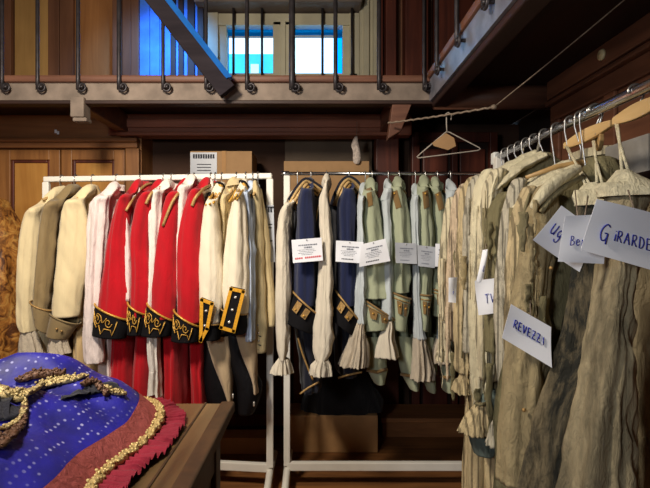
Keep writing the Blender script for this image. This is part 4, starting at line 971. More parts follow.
# ================================================================ RIGHT RACK: ragged costumes
def rag(name, col, stain=(0.05, 0.042, 0.03), amt=.8, var=.3, sc=13, stripe=0, th=.56):
    m, t, b = nt(name)
    c = ramp(t, noise_tex(t, coords(t, (1, 1, .4)), 9, 6, .65), [(.3, mul(col, 1 - var)), (.68, mul(col, 1 + var * .5))])
    if stripe:
        w = t.nodes.new('ShaderNodeTexWave'); w.bands_direction = 'X'; w.inputs['Scale'].default_value = stripe; w.inputs['Distortion'].default_value = .35; w.inputs['Detail'].default_value = 1
        t.links.new(coords(t, (1, 1, .02)), w.inputs['Vector']); c = mixc(t, ramp(t, w.outputs['Fac'], [(.70, (0, 0, 0)), (.88, (.85,) * 3)]), c, mul(col, .3))
    f1 = ramp(t, noise_tex(t, coords(t, (1, 1, .35), (3, 1, 7)), sc, 7, .7, .8), [(th, (0, 0, 0)), (th + .14, (amt,) * 3)])
    c = mixc(t, f1, c, stain)
    f2 = ramp(t, noise_tex(t, coords(t, (1, 1, .8), (8, 2, 1)), sc * 4, 5, .7, .3), [(.58, (0, 0, 0)), (.74, (amt * .7,) * 3)])
    c = mixc(t, f2, c, mul(stain, 1.6))
    t.links.new(c, b.inputs['Base Color']); b.inputs['Roughness'].default_value = .95; b.inputs['Specular IOR Level'].default_value = .15
    bump(t, b, noise_tex(t, coords(t, (1, 1, .35)), 40, 7, .68, .6), 1.0, .016)
    return m
RG = [rag('ragged_beige', srgb(226, 214, 180), stripe=19), rag('ragged_sand', srgb(210, 190, 148), stripe=15), rag('ragged_grey', srgb(200, 192, 170), stripe=22), rag('ragged_rose', srgb(216, 194, 164), stripe=17),
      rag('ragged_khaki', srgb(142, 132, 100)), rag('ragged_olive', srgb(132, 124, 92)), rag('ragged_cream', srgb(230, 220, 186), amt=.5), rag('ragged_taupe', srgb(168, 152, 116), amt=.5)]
BR = rag('aged_tan_canvas', srgb(174, 160, 128), (.085, .075, .05), .7, .3, 5, th=.47)
DB = rag('dark_stained_canvas', srgb(142, 128, 100), (.022, .024, .022), .95, .4, 6, th=.44)
TEAL = rag('faded_teal_cloth', srgb(104, 116, 110))
def rag_strip(t, under, p0, ln, w, mat, seed):
    "a torn ribbon of cloth hanging from p0"
    rs = []; n = 14
    for k in range(n + 1):
        r = k / n; a = 1.2 * noise.noise(V(seed * 2.3, r * 3, 1)) + seed; ww = w * (.6 + .5 * noise.noise(V(seed, r * 7, 4)) + .3) * (1 - .6 * r ** 3)
        c = p0 + V(.007 * noise.noise(V(seed, r * 3.2, 9)), .010 * noise.noise(V(seed, r * 4, 3)) - .004, -ln * r)
        u = V(math.cos(a * .5), .35 * math.sin(a), .25 * noise.noise(V(seed, r * 9, 2))) * ww; v = V(-.2 * math.sin(a), 1, 0) * .0035
        rs.append([c + u * math.cos(q) + v * math.sin(q) + V(0, 0, .004 * noise.noise(V(q * 2, r * 20, seed))) for q in [2 * PI * j / 10 for j in range(10)]])
    m = MB(); m.rings(rs); return t.part('torn_strip', m, mat, under)
def lapel(pts, hh=.026, dd=.05, seed=0):
    "a collar draped along the shoulder line: pts are points from shoulder to neck"
    n = len(pts); rr = []
    for k, p in enumerate(pts):
        e = .55 if k in (0,) else 1
        rr.append([p.x, p.y, p.z, 0, 0, hh * e, 0, dd * e, 0, .10])
    return cloth(MB(), rr, 36, 7, 5, seed, .009, hollow=False, top=True)
def hang_on_right(y, label, nz, mat='hook_steel', turn=0.0): return hanger(V(XR, y, ZR3), .0155, nz, label, 'y', 'hangers on the right rack', .17, mat, turn=turn)
def new_right(name, label, cat, y, z, grp=None): return Thing(name, label, cat, V(XR, y, z), grp)
def shoulder_body(y, zn, rows, xl, xr, T=.05, seed=0, k=12, mat=None, wr=.012, n=64):
    "a garment hung square across the rail: rows (z, left x, right x, half thickness, fold)"
    rr = [[XR, y, zn, .045, 0, 0, 0, T*.8, 0, 0], [XR, y, zn - .03, .08, 0, 0, 0, T, 0, 0]]
    rr.append([XR, y, zn - .075, (xr - xl)/2*.72, 0, 0, 0, T*1.05, 0, rows[0][4]*.5])
    for z, a, b, T_, fo in rows: rr.append([(a + b)/2, y, z, (b - a)/2, 0, 0, 0, T_, 0, fo])
    return cloth(MB(), rr, n, 6, k, seed, wr, True, True)
def px_sleeve(rows, Y, dy=.04, seed=0, k=6, wr=.006, **kw): return sleeve_mb(rows, Y, dy, seed, k, wr, **kw)
def zz(py, Y): return Z_(py, Y)
# (Y, material, sleeve rows px, body bottom py, wrist finish, label)
rags = [
 (2.12, 0, [(200, 447, 457, .03), (215, 444, 457, .06), (260, 441, 453, .12), (310, 440, 451, .14), (335, 439, 449, .12), (350, 440, 450, .1)], 352, (348, 439, 451, 360, 436, 454), 'pale beige ragged costume farthest down the right rail', 'costume'),
 (2.05, 3, [(186, 459, 468, .03), (200, 453, 466, .06), (250, 449, 463, .12), (300, 448, 461, .14), (340, 448, 460, .12)], 372, None, 'rosy beige ragged costume second from the far end of the right rail', 'costume'),
 (1.98, 1, [(180, 466, 478, .03), (196, 460, 475, .06), (250, 457, 471, .12), (320, 455, 469, .14), (360, 456, 470, .12), (372, 458, 471, .1)], 395, (372, 457, 472, 392, 455, 475), 'sand coloured ragged costume third from the far end of the right rail', 'costume'),
 (1.91, 2, [(178, 473, 486, .03), (194, 467, 484, .06), (250, 464, 479, .12), (320, 463, 478, .14), (352, 463, 477, .12)], 400, None, 'greyish ragged costume fourth from the far end of the right rail', 'costume'),
 (1.84, 6, [(172, 482, 496, .03), (190, 475, 492, .06), (250, 470, 487, .12), (320, 470, 486, .14), (380, 472, 487, .12), (402, 475, 486, .08)], 420, (400, 474, 487, 432, 460, 489), 'cream ragged costume whose sleeve ends in a frayed pleated cuff', 'costume'),
 (1.76, 0, [(172, 491, 505, .03), (192, 483, 502, .06), (250, 478, 496, .12), (320, 478, 495, .14), (380, 480, 496, .12)], 470, None, 'beige ragged costume behind the small square label with two letters', 'costume'),
 (1.67, 5, [(196, 497, 514, .03), (212, 490, 513, .06), (260, 488, 508, .12), (320, 487, 505, .14), (352, 488, 504, .12)], 488, None, 'olive ragged costume with a dark turned collar', 'costume'),
 (1.58, 2, [(182, 512, 526, .03), (205, 504, 523, .06), (260, 499, 518, .12), (320, 497, 514, .14), (385, 500, 514, .12), (400, 501, 512, .08)], 460, (398, 500, 513, 446, 489, 516), 'striped grey ragged costume in front of the olive one', 'costume'),
 (1.49, 1, [(190, 522, 536, .03), (215, 512, 533, .06), (270, 507, 527, .12), (330, 505, 523, .14), (380, 505, 522, .12)], 520, None, 'sandy ragged costume with lacing down its sleeve', 'costume'),
]
for i, (y, mi, rows, bot, fin, lab, cat) in enumerate(rags):
    zn = Z_(min(r[0] for r in rows) - 14, y); zn = min(zn, ZR3 - .055)
    t = new_right('ragged_costume', lab, cat, y, zn, 'ragged costumes on the right rail')
    xl = X_(rows[1][1] + 4, y - .02) + .07; zs = Z_(rows[1][0] + 2, y)
    bo = t.part('body', shoulder_body(y, zn, [(min(zs, zn - .10), xl, XR*2 - xl - .02, .03, .1), (1.25, xl - .005, XR*2 - xl, .034, .22), (1.0, xl - .01, XR*2 - xl, .036, .28), (Z_(bot, y), xl - .0, XR*2 - xl, .036, .3)], xl, XR*2 - xl, .04, 200 + i), RG[4 if i % 2 else 7])  # darker cloth on the bodies paints the shade between the sleeves
    sl = t.part('sleeve', px_sleeve([(*r[:3], r[3] * 2.0, .030) for r in rows], y - .035, .030, 210 + i, 7, .008), RG[mi])
    if fin:
        y0, l0, r0, y1, l1, r1 = fin; big = (y1 - y0) > 24
        t.part('wrist_ruffle', sleeve_mb([(y0, l0 + 1, r0 - 1, .1, .03), (y0 + 4, l0 + 2, r0 - 2, .12, .026), ((y0 + y1)/2, (l0 + l1)/2, (r0 + r1)/2, .25, .035), (y1, l1, r1, .36, .045)], y - (.07 if big else .035), .04, 220 + i, 12, .008, 64, top=False), RG[1 if i == 4 else mi], under=sl)
        if big:
            t.part('wrist_tie', MB().tube([P(l0 + 1, y0 + 3, y - .10), P((l0 + r0)/2, y0 + 5, y - .115), P(r0 - 1, y0 + 3, y - .10)], .006, 6), RG[4], under=sl)
    c0 = rows[0]; a_ = V(X_(rows[1][1] + 3, y - .02), y - .025, Z_(rows[1][0] + 4, y)); b_ = V(XR - .02, y - .01, zn + .002)
    t.part('collar', lapel([a_, a_.lerp(b_, .25) + V(0, 0, .012), a_.lerp(b_, .6) + V(0, 0, .016), b_], .024 if i in (4, 6, 7) else .018, .06, 230 + i), RG[(4 if i == 6 else (6 if i in (2, 3, 5, 7) else mi))], under=bo)
    if i in (8, 5):      # contrasting tape or lacing down the sleeve
        m = MB(); q = [P((r[1] + r[2])/2 - 1 + (i == 8) * 2, r[0] + 3, y - .074) for r in rows]; m.tube(smooth_path(q, 4), .0045, 6)
        tp_ = t.part('sleeve_tape', m, RG[4 if i == 8 else 6], under=sl)
    rnd = random.Random(500 + i)
    for k in range(5):
        r = rows[min(1 + k % 4, len(rows) - 1)]
        rag_strip(t, sl, P(rnd.uniform(r[1] - 1, r[2]), r[0] + rnd.uniform(-4, 20), y - .072), rnd.uniform(.10, .30), rnd.uniform(.007, .015), RG[rnd.choice((mi, mi, 4, 5, 7))], 10 * i + k)
    hang_on_right(y, 'steel hook hanger holding the ' + lab.split(' on ')[0].split(' with ')[0].split(' whose ')[0].replace(' of the right rail', ''), zn)
# faded teal cloth and frayed hem showing below the cuffs
t = new_right('faded_teal_skirt', 'faded teal cloth hanging below the frayed pleated cuff', 'skirt', 1.80, 1.2)
t.part('skirt', px_sleeve([(395, 478, 500, .05), (415, 472, 500, .1), (435, 470, 497, .1), (452, 474, 494, .08)], 1.80, .05, 240, 7, .01), TEAL)
t.part('hanging_tape', MB().tube([P(488, 398, 1.80), V(XR - .03, 1.80, ZR3 - .16), V(XR, 1.80, ZR3 - .016)], .005, 6), RG[2])
t = new_right('frayed_petticoat', 'long frayed cream petticoat hanging lowest under the far ragged costumes', 'petticoat', 1.94, 1.2)
t.part('skirt', px_sleeve([(350, 468, 500, .05), (410, 467, 500, .2), (450, 466, 504, .26), (500, 465, 508, .3), (530, 464, 510, .32)], 1.94, .07, 241, 9, .014, n=64), RG[1])
t.part('hanging_tape', MB().tube([P(484, 353, 1.94), V(XR - .03, 1.94, ZR3 - .16), V(XR, 1.94, ZR3 - .016)], .005, 6), RG[2])
# olive coat that carries the long handwritten label
y = 1.405
t = new_right('olive_coat', 'big worn olive coat carrying the torn label with a long handwritten word', 'coat', y, 1.53)
bo = t.part('body', shoulder_body(y, 1.525, [(1.41, X_(540, y), 1.03, .035, .1), (Z_(300, y), X_(524, y), 1.04, .042, .18), (Z_(380, y), X_(516, y), 1.05, .045, .22), (Z_(500, y), X_(508, y), 1.06, .05, .24)], X_(540, y), 1.03, .04, 250, 10), RG[5])
sl = t.part('sleeve', px_sleeve([(190, 536, 556, .03, .035), (212, 527, 556, .08, .035), (260, 521, 553, .16, .04), (320, 513, 550, .18, .045), (380, 506, 546, .18, .045), (430, 502, 542, .18, .045), (482, 500, 538, .18, .045)], y - .045, .045, 251, 5, .010, n=60), RG[7])
t.part('collar', MB().tube(smooth_path([P(533, 208, y - .07), P(540, 198, y - .085), P(551, 186, y - .09), P(564, 177, y - .08), P(580, 168, y - .05)], 5), [.010 + .008 * math.sin(PI * min(1, k / 20)) for k in range(21)], 12), RG[6], under=bo, label='pale rolled collar')
t.part('collar_piping', MB().tube(smooth_path([P(541, 212, y - .08), P(553, 197, y - .095), P(567, 186, y - .09), P(583, 177, y - .06)], 5), .008, 9), RG[4], under=bo)
for (px, py) in ((551, 268), (524, 410)): t.part('button', MB().sphere(P(px, py, y - .098), .0055, n=8, m=6), M['gold_old'], under=sl)
rnd = random.Random(9)
for k in range(9): rag_strip(t, sl, P(rnd.uniform(522, 548), 200 + k * 12, y - .095), rnd.uniform(.05, .16), rnd.uniform(.007, .015), RG[rnd.choice((4, 5, 7))], 300 + k)
hang_on_right(1.52, 'steel hook hanger holding the worn olive coat', 1.58)
# trousers and skirts hung by loops from two pine hangers
def pine_hanger(label, a, b, hookx, hooky, dz=.045):
    c = V(XR, hooky, ZR3); t = Thing('pine_hanger', label, 'hanger', c, 'pine hangers on the right rail')
    m = MB(); n = 8; rs = []
    for k in range(n + 1):
        p = a.lerp(b, k / n); h = .010 + dz * .5 * math.sin(PI * k / n); w = .007
        p = p + V(0, 0, .012 * math.sin(PI * k / n))
        rs.append([p + V(-w, 0, .009), p + V(w, 0, .009), p + V(w, 0, -h), p + V(-w, 0, -h)])
    m.rings(rs, smooth=False); t.part('shoulder_bar', m, M['pine'], bevel=.003)
    R = .0155 + .0045; path = [V(XR, hooky, (a.z + b.z)/2 + .005), V(XR + R, hooky, ZR3 - .012)] + [V(XR + R*math.cos(q), hooky, ZR3 + R*math.sin(q)) for q in [k*PI/8*1.1 for k in range(9)]]
    t.part('hook', MB().tube(path, .003, 7), M['hook_steel'])
    return t
pine_hanger('pine hanger turned along the rail with two loops over its far end', P(565, 146, 1.60), P(612, 123, 1.38), 0, 1.45)
pine_hanger('pine hanger turned along the rail nearest the viewer', P(614, 121.5, 1.35), P(668, 97, 1.13), 0, 1.26)
pine_hanger('short pine hanger end behind the two loops', P(596, 140, 1.52), P(602, 137, 1.42), 0, 1.44, .08)
def loop_strap(t, a, b, w=.006, sp=.004):
    m = MB(); m.tube([a, a.lerp(b, .5) + V(sp, 0, 0), b], w*.6, 6); m.tube([a + V(.004, -.004, 0), a.lerp(b, .5) + V(-sp*.5, -.01, 0), b + V(.012, -.008, -.005)], w*.6, 6)
    t.part('loop', m, RG[6])
y = 1.30
t = new_right('dark_canvas_trousers', 'dark stained canvas trousers hung by loops behind the tag with three letters', 'trousers', y, 1.46)
rows = [(196, 583, 600, .03, .02), (206, 580, 622, .08, .04), (240, 578, 622, .18, .04), (300, 570, 616, .22, .045), (360, 558, 606, .22, .045), (420, 541, 598, .22, .05), (500, 520, 584, .22, .05)]
t.part('leg', px_sleeve(rows, y, .05, 260, 6, .011, n=72), DB)
t.part('waistband', px_sleeve([(183, 586, 595, .03, .02), (192, 580, 602, .05, .04), (206, 577, 622, .05, .052)], y, .05, 261, 4, .004, n=36, top=False), RG[6])
loop_strap(t, P(565, 145, 1.60) , P(586, 186, y)); loop_strap(t, P(592, 135, 1.50), P(597, 186, y))
y = 1.17
t = new_right('canvas_trousers', 'big tan canvas trousers nearest the viewer, under the largest handwritten tag', 'trousers', y, 1.46)
rows = [(192, 612, 650, .03, .03), (210, 604, 644, .06, .05), (250, 603, 634, .10, .055), (300, 597, 628, .12, .06), (360, 587, 628, .12, .065), (420, 574, 631, .12, .07), (500, 556, 636, .12, .08)]
t.part('leg', px_sleeve(rows, y, .06, 262, 6, .009, n=80), BR)
rows = [(196, 636, 690, .03, .03), (250, 634, 720, .12, .045), (340, 634, 730, .14, .05), (500, 640, 740, .14, .06)]
t.part('leg', px_sleeve(rows, y + .11, .06, 263, 4, .01, n=48), BR)
t.part('waistband', px_sleeve([(170, 618, 627, .03, .015), (178, 612, 640, .05, .035), (190, 602, 664, .05, .058), (197, 600, 680, .04, .064)], y, .05, 264, 5, .003, n=40, top=False), RG[6], label='pale peaked waistband')
loop_strap(t, P(615, 120, 1.35), P(622, 172, y)); 
# white card tags with names written by hand in blue
GLY = {
 'G': [[(.85,.12),(.55,.0),(.2,.2),(.05,.55),(.25,.95),(.6,.9),(.75,.55),(.45,.52)], [(.75,.55),(.72,1.15)]],
 'I': [[(.5,.1),(.48,1.)]], 'i': [[(.5,.38),(.48,1.)], [(.5,.08),(.52,.14)]],
 'R': [[(.15,.0),(.12,1.)], [(.1,.05),(.6,.02),(.75,.25),(.5,.5),(.15,.52)], [(.35,.52),(.85,1.)]],
 'A': [[(.0,1.),(.45,.0),(.9,1.)], [(.2,.62),(.75,.6)]],
 'D': [[(.12,.0),(.1,1.)], [(.05,.02),(.6,.1),(.85,.5),(.55,.95),(.08,1.)]],
 'E': [[(.8,.02),(.12,.0),(.1,1.),(.8,.98)], [(.1,.5),(.65,.48)]],
 'V': [[(.0,.0),(.42,1.),(.85,.0)]], 'Z': [[(.05,.05),(.8,.02),(.05,1.),(.85,.98)], [(.2,.5),(.7,.5)]],
 'U': [[(.05,.0),(.1,.75),(.45,1.),(.75,.7),(.8,.0)], [(.8,.0),(.82,1.)]],
 'g': [[(.75,.35),(.35,.25),(.1,.6),(.4,.9),(.75,.6),(.75,.3)], [(.75,.4),(.7,1.3),(.3,1.45),(.05,1.25)]],
 'B': [[(.12,.0),(.1,1.)], [(.08,.03),(.55,.05),(.65,.28),(.3,.46)], [(.3,.46),(.8,.6),(.7,.9),(.1,1.)]],
 'e': [[(.1,.68),(.7,.6),(.55,.38),(.2,.42),(.08,.75),(.35,1.),(.75,.88)]], 'n': [[(.1,.4),(.12,1.)], [(.12,.6),(.4,.4),(.6,.5),(.62,1.)]],
 'T': [[(.0,.05),(.85,.0)], [(.42,.02),(.38,1.)]], 'L': [[(.15,.0),(.1,1.),(.7,.95)]],
}
def write(f, text, u0, v0, cw, ch, du=0.0, dv=0.0, r=.0011, first=1.0):
    mb = MB(); u, v = u0, v0
    for k, chh in enumerate(text):
        sc = first if k == 0 else 1.0
        for st in GLY[chh]:
            q = refine([list(p) for p in st], 4) if (len(st) > 2 and chh in 'GUgeBDRn') else st
            curved = len(st) > 2 and chh in 'GUgeBDRn'
            for q_ in ([q] if curved else [q[a_:a_+2] for a_ in range(len(q)-1)]): mb.tube([f(u + p[0]*cw*.8*sc, v - (sc - 1)*ch*.5 + p[1]*ch*sc + du*p[1], .0032) for p in q_], r * (1.3 if sc > 1 else 1), 5)
        u += cw * (1.0 if k else sc) * (.6 if chh in 'Ii' else 1); v += dv
    return mb
def name_tag(corners, Ys_, label, writing, seed, string=None):
    c = [P(x, y_, Y_) for (x, y_), Y_ in zip(corners, Ys_)]
    mb, f = quad_sheet(c, 24, 20, .006, seed)
    t = Thing('paper_tag', label, 'tag', c[0].lerp(c[1], .5), 'handwritten paper tags')
    sh = t.part('sheet', mb, M['paper'])
    for wkw in writing: t.part('handwriting', write(f, **wkw), M['ink_blue'], under=sh)
    if string: t.part('string', MB().tube([f(.5, .03, 0), P(*string)], .0016, 5), M['rope'])
    return t
name_tag([(594.5, 199.5), (672, 217.5), (672, 276), (580.5, 250)], (1.05, 1.04, 1.04, 1.05), 'largest white tag at the right edge with a long handwritten blue word', [dict(text='GiRARDE', u0=.15, v0=.47, cw=.088, ch=.2, r=.0012, first=1.6)], 1, (628, 190, 1.08))
name_tag([(565, 216), (607, 214), (604.5, 264), (556.5, 261.5)], (1.10, 1.09, 1.09, 1.10), 'white tag with three small blue letters, partly behind the largest tag', [dict(text='Ben', u0=.2, v0=.44, cw=.13, ch=.2, r=.0009)], 2, (588, 196, 1.22))
name_tag([(561.5, 205.5), (597, 230), (581, 272), (532.5, 240)], (1.15, 1.14, 1.14, 1.15), 'tilted white tag with two blue letters at the left of the overlapping tags', [dict(text='Ug', u0=.13, v0=.42, cw=.15, ch=.24, r=.0014)], 3, (575, 190, 1.25))
name_tag([(511, 304), (551, 327), (551.5, 367.5), (503, 338.5)], (1.29, 1.28, 1.28, 1.29), 'tilted torn white tag with a long blue word on the olive coat', [dict(text='REVEZZI', u0=.16, v0=.34, cw=.105, ch=.22, r=.0015)], 4, (530, 290, 1.33))
name_tag([(475.5, 281), (496, 278), (495.5, 312.5), (479, 315.5)], (1.60, 1.60, 1.60, 1.60), 'small square tag with two dark letters on the beige ragged costume', [dict(text='TV', u0=.42, v0=.42, cw=.26, ch=.26, r=.0011)], 5, (487, 268, 1.69))
name_tag([(483, 250), (487.5, 249), (483, 281), (476, 282)], (1.61, 1.61, 1.61, 1.61), 'narrow sliver of a white tag above the small square tag', [dict(text='L', u0=.5, v0=.5, cw=.6, ch=.18, r=.0009)], 6, (486, 240, 1.66))
name_tag([(448, 277.5), (457.5, 277), (456, 303), (448.5, 302)], (1.86, 1.86, 1.86, 1.86), 'narrow white tag low on the far ragged costumes', [dict(text='i', u0=.45, v0=.45, cw=.4, ch=.22, r=.0011)], 7, (453, 265, 1.95))
# shelf on the right wall with boxes and folded cloth
sf = Thing('wall_shelf', 'wooden shelf on the right wall behind the ragged costumes', 'shelf', (1.19, 1.9, 1.50))
sf.part('board', MB().box((1.07, 1.25, 1.505), (XW, 2.45, 1.53)), M['dark_wood_y'], bevel=.003)
for yy in (1.4, 1.9, 2.35): sf.part('bracket', MB().box((1.12, yy - .012, 1.40), (XW, yy + .012, 1.505)), M['dark_wood_y'])
one('storage_box', MB().box((1.10, 1.62, 1.53), (1.28, 1.86, 1.66)), plain('grey_card', srgb(150, 146, 140), .8), 'grey storage box on the shelf behind the near pine hanger', 'box', None, .004)
one('storage_box', MB().box((1.09, 1.38, 1.53), (1.28, 1.585, 1.70)), plain('white_card', srgb(206, 206, 204), .8), 'white storage box at the right edge of the picture on the shelf', 'box', None, .004)
for k, (mt, lab) in enumerate(((5, 'lowest'), (2, 'second'), (4, 'third'), (0, 'topmost'))):
    m = MB(); z = 1.53 + k * .038
    rr = [[1.175, 2.05, z + q, .085 + .006*math.sin(k*2), 0, 0, 0, .13, 0, .03] for q in (.002, .012, .026, .036)]
    cloth(m, rr, 30, 3, 5, k, .004, hollow=False, top=False); one('folded_garment', m, RG[mt], '%s folded garment in the stack on the wall shelf' % lab, 'clothing', 'folded garments on the wall shelf')
# ================================================================ table in the foreground
TZ = .80; TX1 = X_(232, 1.52); TY1 = .5 * FPX / (403 - CY)
tb = Thing('wooden_table', 'worn wooden table in the lower left foreground carrying the blue costume', 'table', (-.9, 1.0, 0))
tb.part('tabletop', MB().box((-1.75, .42, TZ - .035), (TX1, TY1, TZ)), M['table'], bevel=.006)
tb.part('edge_band', MB().box((TX1 - .035, .42, TZ - .03), (TX1 + .008, TY1 + .006, TZ + .005)), M['table_dark'], bevel=.006)
tb.part('inner_strip', MB().box((TX1 - .085, .42, TZ - .02), (TX1 - .078, TY1, TZ + .003)), M['table_dark'], bevel=.002)
tb.part('apron', MB().box((-1.70, .47, TZ - .17), (TX1 - .035, TY1 - .035, TZ - .035)), M['table_dark'])
pn = MB(); pn.box((TX1 - .06, .52, .08), (TX1 - .045, TY1 - .08, TZ - .17)); tb.part('side_panel', pn, M['table_dark'])
for sx in (-1.68, TX1 - .095):
    for sy in (.48, TY1 - .095): tb.part('leg', MB().box((sx, sy, 0), (sx + .065, sy + .065, TZ - .035)), M['table_dark'], bevel=.004)

# ---- the blue costume, spread over the table as a rounded heap with a banded hem
HEM = [(-.47, .45), (-.455, .6), (-.44, .75), (-.432, .9), (-.438, 1.02), (-.418, 1.13), (-.408, 1.24), (-.420, 1.34), (-.46, 1.42), (-.52, 1.475), (-.60, 1.505), (-.75, 1.515), (-.95, 1.515), (-1.2, 1.515), (-1.5, 1.50)]
HEMF = [V(p[0], p[1], 0) for p in refine([list(p) for p in HEM], 8)]
CEN = V(-1.02, 1.05, 0)
def heap(x, y, s):
    "height of the cloth; s = 0 at the hem, 1 in the middle"
    e = 1 - (1 - min(1, s * 1.6)) ** 2.2
    z = TZ + .010 + .012 * min(1, s * 10) + .150 * e
    z += .040 * math.exp(-(((x + .76) / .3) ** 2 + ((y - 1.36) / .10) ** 2))          # the raised shoulder fold at the back
    z -= .035 * math.exp(-(((x + .66) / .15) ** 2 + ((y - 1.20) / .05) ** 2))         # hollow in front of the gold neckline
    w = min(1, s * 3.5)
    z += w * (.016 * noise.noise(V(x*7, y*7, 1)) + .014 * (.4 - 2 * abs(noise.noise(V(x*9 + 3, y*7, 5)))) + .012 * math.sin((x * 1.0 - y * .9) * 22 + 2.5 * noise.noise(V(x*4, y*4, 9))) * min(1, s*2.2))
    return z
def hem_pt(i, s, lift=0.0):
    h = HEMF[i]; p = h.lerp(CEN, s); return V(p.x, p.y, heap(p.x, p.y, s) + lift)
NH = len(HEMF); S1 = .082
def patch(s0, s1, ns, lift=0.0):
    mb = MB(); vs = []; fs = []
    for j in range(ns + 1):
        for i in range(NH): vs.append(hem_pt(i, s0 + (s1 - s0) * j / ns, lift))
    o = len(vs)
    for j in range(ns):
        for i in range(NH - 1): fs.append((j*NH+i, j*NH+i+1, (j+1)*NH+i+1, (j+1)*NH+i))
    mb.add(vs, fs); return mb
co = Thing('blue_costume', 'royal blue dotted costume with gold trim and red tulle heaped on the table', 'costume', (-.8, 1.2, TZ))
sm, st, sb = nt('royal_blue_dotted_silk')
v = coords(st, (1, 1, 1)); vor = st.nodes.new('ShaderNodeTexVoronoi'); vor.inputs['Scale'].default_value = 58; vor.inputs['Randomness'].default_value = .35; st.links.new(v, vor.inputs['Vector'])
dots = ramp(st, vor.outputs['Distance'], [(.15, (1, 1, 1)), (.27, (0, 0, 0))])
gate = ramp(st, noise_tex(st, coords(st, (1, 1, 1), (3, 3, 3)), 6, 3), [(.38, (.25,)*3), (.55, (.9,)*3)])
mm = st.nodes.new('ShaderNodeMix'); mm.data_type = 'RGBA'; mm.blend_type = 'MULTIPLY'; mm.inputs[0].default_value = 1; st.links.new(dots, mm.inputs[6]); st.links.new(gate, mm.inputs[7])
base = ramp(st, noise_tex(st, v, 9, 4), [(.3, srgb(10, 10, 84)), (.7, srgb(26, 22, 158))])
cc = mixc(st, mm.outputs[2], base, srgb(160, 160, 208)); st.links.new(cc, sb.inputs['Base Color'])
sb.inputs['Roughness'].default_value = .62; sb.inputs['Sheen Weight'].default_value = .0; bump(st, sb, noise_tex(st, v, 60, 4), .25, .006)
main = co.part('blue_skirt', patch(S1, .97, 40), sm)
rb_ = rag('dull_red_velvet', srgb(164, 84, 80), srgb(110, 48, 48), .5, .15, 20)
co.part('red_hem_band', patch(.0, S1 + .004, 5, .002), rb_)
sq = MB(); q = []
for i in range(NH):
    h = hem_pt(i, .004); a = i * 1.9
    q.append(h + V(.004*math.cos(a), .004*math.sin(a), .006 + .003*math.sin(a*1.3)))
gm_ = MB(); gm_.tube(q, [.0105 + .0015*math.sin(i*2.4) for i in range(NH)], 9)
n2 = NH * 3
for i in range(NH - 1):
    for k in range(5):
        p = q[i].lerp(q[i+1], k/5); a = (i*5 + k) * 2.1
        gm_.sphere(p + V(.009*math.cos(a), .009*math.sin(a), .008*abs(math.sin(a*.7))), .0048, n=6, m=4)
co.part('gold_trim', gm_, M['gold_old'] if False else plain('antique_gold_trim', srgb(190, 166, 110), .45, .4, var=.4, scale=180, bumpk=.4))
# red tulle frill around the hem
rt = MB(); N = NH * 5; rs = []
rnd = random.Random(2)
def hemlerp(u):
    k = min(int(u), NH - 2); return HEMF[k].lerp(HEMF[k+1], u - k), (HEMF[k+1] - HEMF[k]).normalized()
for j in range(7):
    row = []
    for i in range(N):
        p, d = hemlerp(i / N * (NH - 1)); nrm = V(d.y, -d.x, 0); w = .074 + .012 * noise.noise(V(i * .05, 3, 1))
        if i / N > .66: w *= .5
        r = j / 6
        row.append(V(p.x, p.y, 0) + nrm * (w * r - .012) + V(0, 0, TZ + .014 + .0045*math.sin(i * .8 + 2*math.sin(i*.13)) * (.3 + r) + .010 * noise.noise(V(i * .09, r * 2, 0)) * r + .004*(1-r)) + d * (.003*math.sin(i*.8 + 1)*r))
    rs.append(row)
rt.rings(rs, False, False, closed=False)
co.part('tulle_frill', rt, fabric('red_tulle', srgb(126, 10, 36), .2, .7, sheen=.1))
# things sewn on the cloth, laid on its surface
def on_heap(px, py):
    d = P(px, py, 1.0) - V(0, 0, CAMZ); o = V(0, 0, CAMZ)
    def s_of(x, y):
        # inverse of hem_pt: largest s whose ray from the centre passes (x, y)
        best = None
        for i in range(0, NH, 2):
            h = HEMF[i]; r = h - CEN; w = V(x, y, 0) - CEN
            den = r.length; cr_ = abs(r.x*w.y - r.y*w.x)/max(1e-6, den*max(w.length, 1e-6))
            if r.dot(w) >= 0 and (best is None or cr_ < best[0]): best = (cr_, 1 - w.length/den)
        return max(0, best[1]) if best else 1
    Y = .6; last = None
    while Y < 1.7:
        p = o + d * Y
        if p.z <= heap(p.x, p.y, s_of(p.x, p.y)): return p
        Y += .006
    return o + d * 1.45
def ribbon(pts, w, mat, name, lift=.006, under=main, bumps=0, sub=5):
    path = [on_heap(*p[:2]) + V(0, -.003, .006) for p in refine([list(p) for p in pts], sub)]
    ws = [p[2] for p in refine([[p[0], p[1], p[2] if len(p) > 2 else w] for p in pts], sub)]
    mb = MB(); rs = []
    for k, p in enumerate(path):
        d = (path[min(k+1, len(path)-1)] - path[max(k-1, 0)]).normalized(); n = V(-.0, -.55, .83); x = d.cross(n).normalized()
        W = ws[k]
        rs.append([p + x*W + n*.001, p + x*W*.6 + n*lift, p - x*W*.6 + n*lift, p - x*W + n*.001, p - n*.004])
    mb.rings(rs)
    rnd = random.Random(len(pts))
    for k in range(bumps):
        i = rnd.randrange(len(path) - 1); p = path[i].lerp(path[i+1], rnd.random()); d = (path[i+1] - path[i]).normalized(); x = d.cross(V(0, -.55, .83)).normalized()
        mb.sphere(p + x * rnd.uniform(-.95, .95) * ws[i] + V(0, -.55, .83) * lift, rnd.uniform(.0025, .005), n=6, m=4)
    return co.part(name, mb, mat, under)
gold = plain('sequin_gold', srgb(172, 152, 104), .45, .35, var=.45, scale=220, bumpk=.5)
bronze = plain('bronze_embroidery', srgb(92, 64, 46), .5, .3, var=.5, scale=160, bumpk=.5)
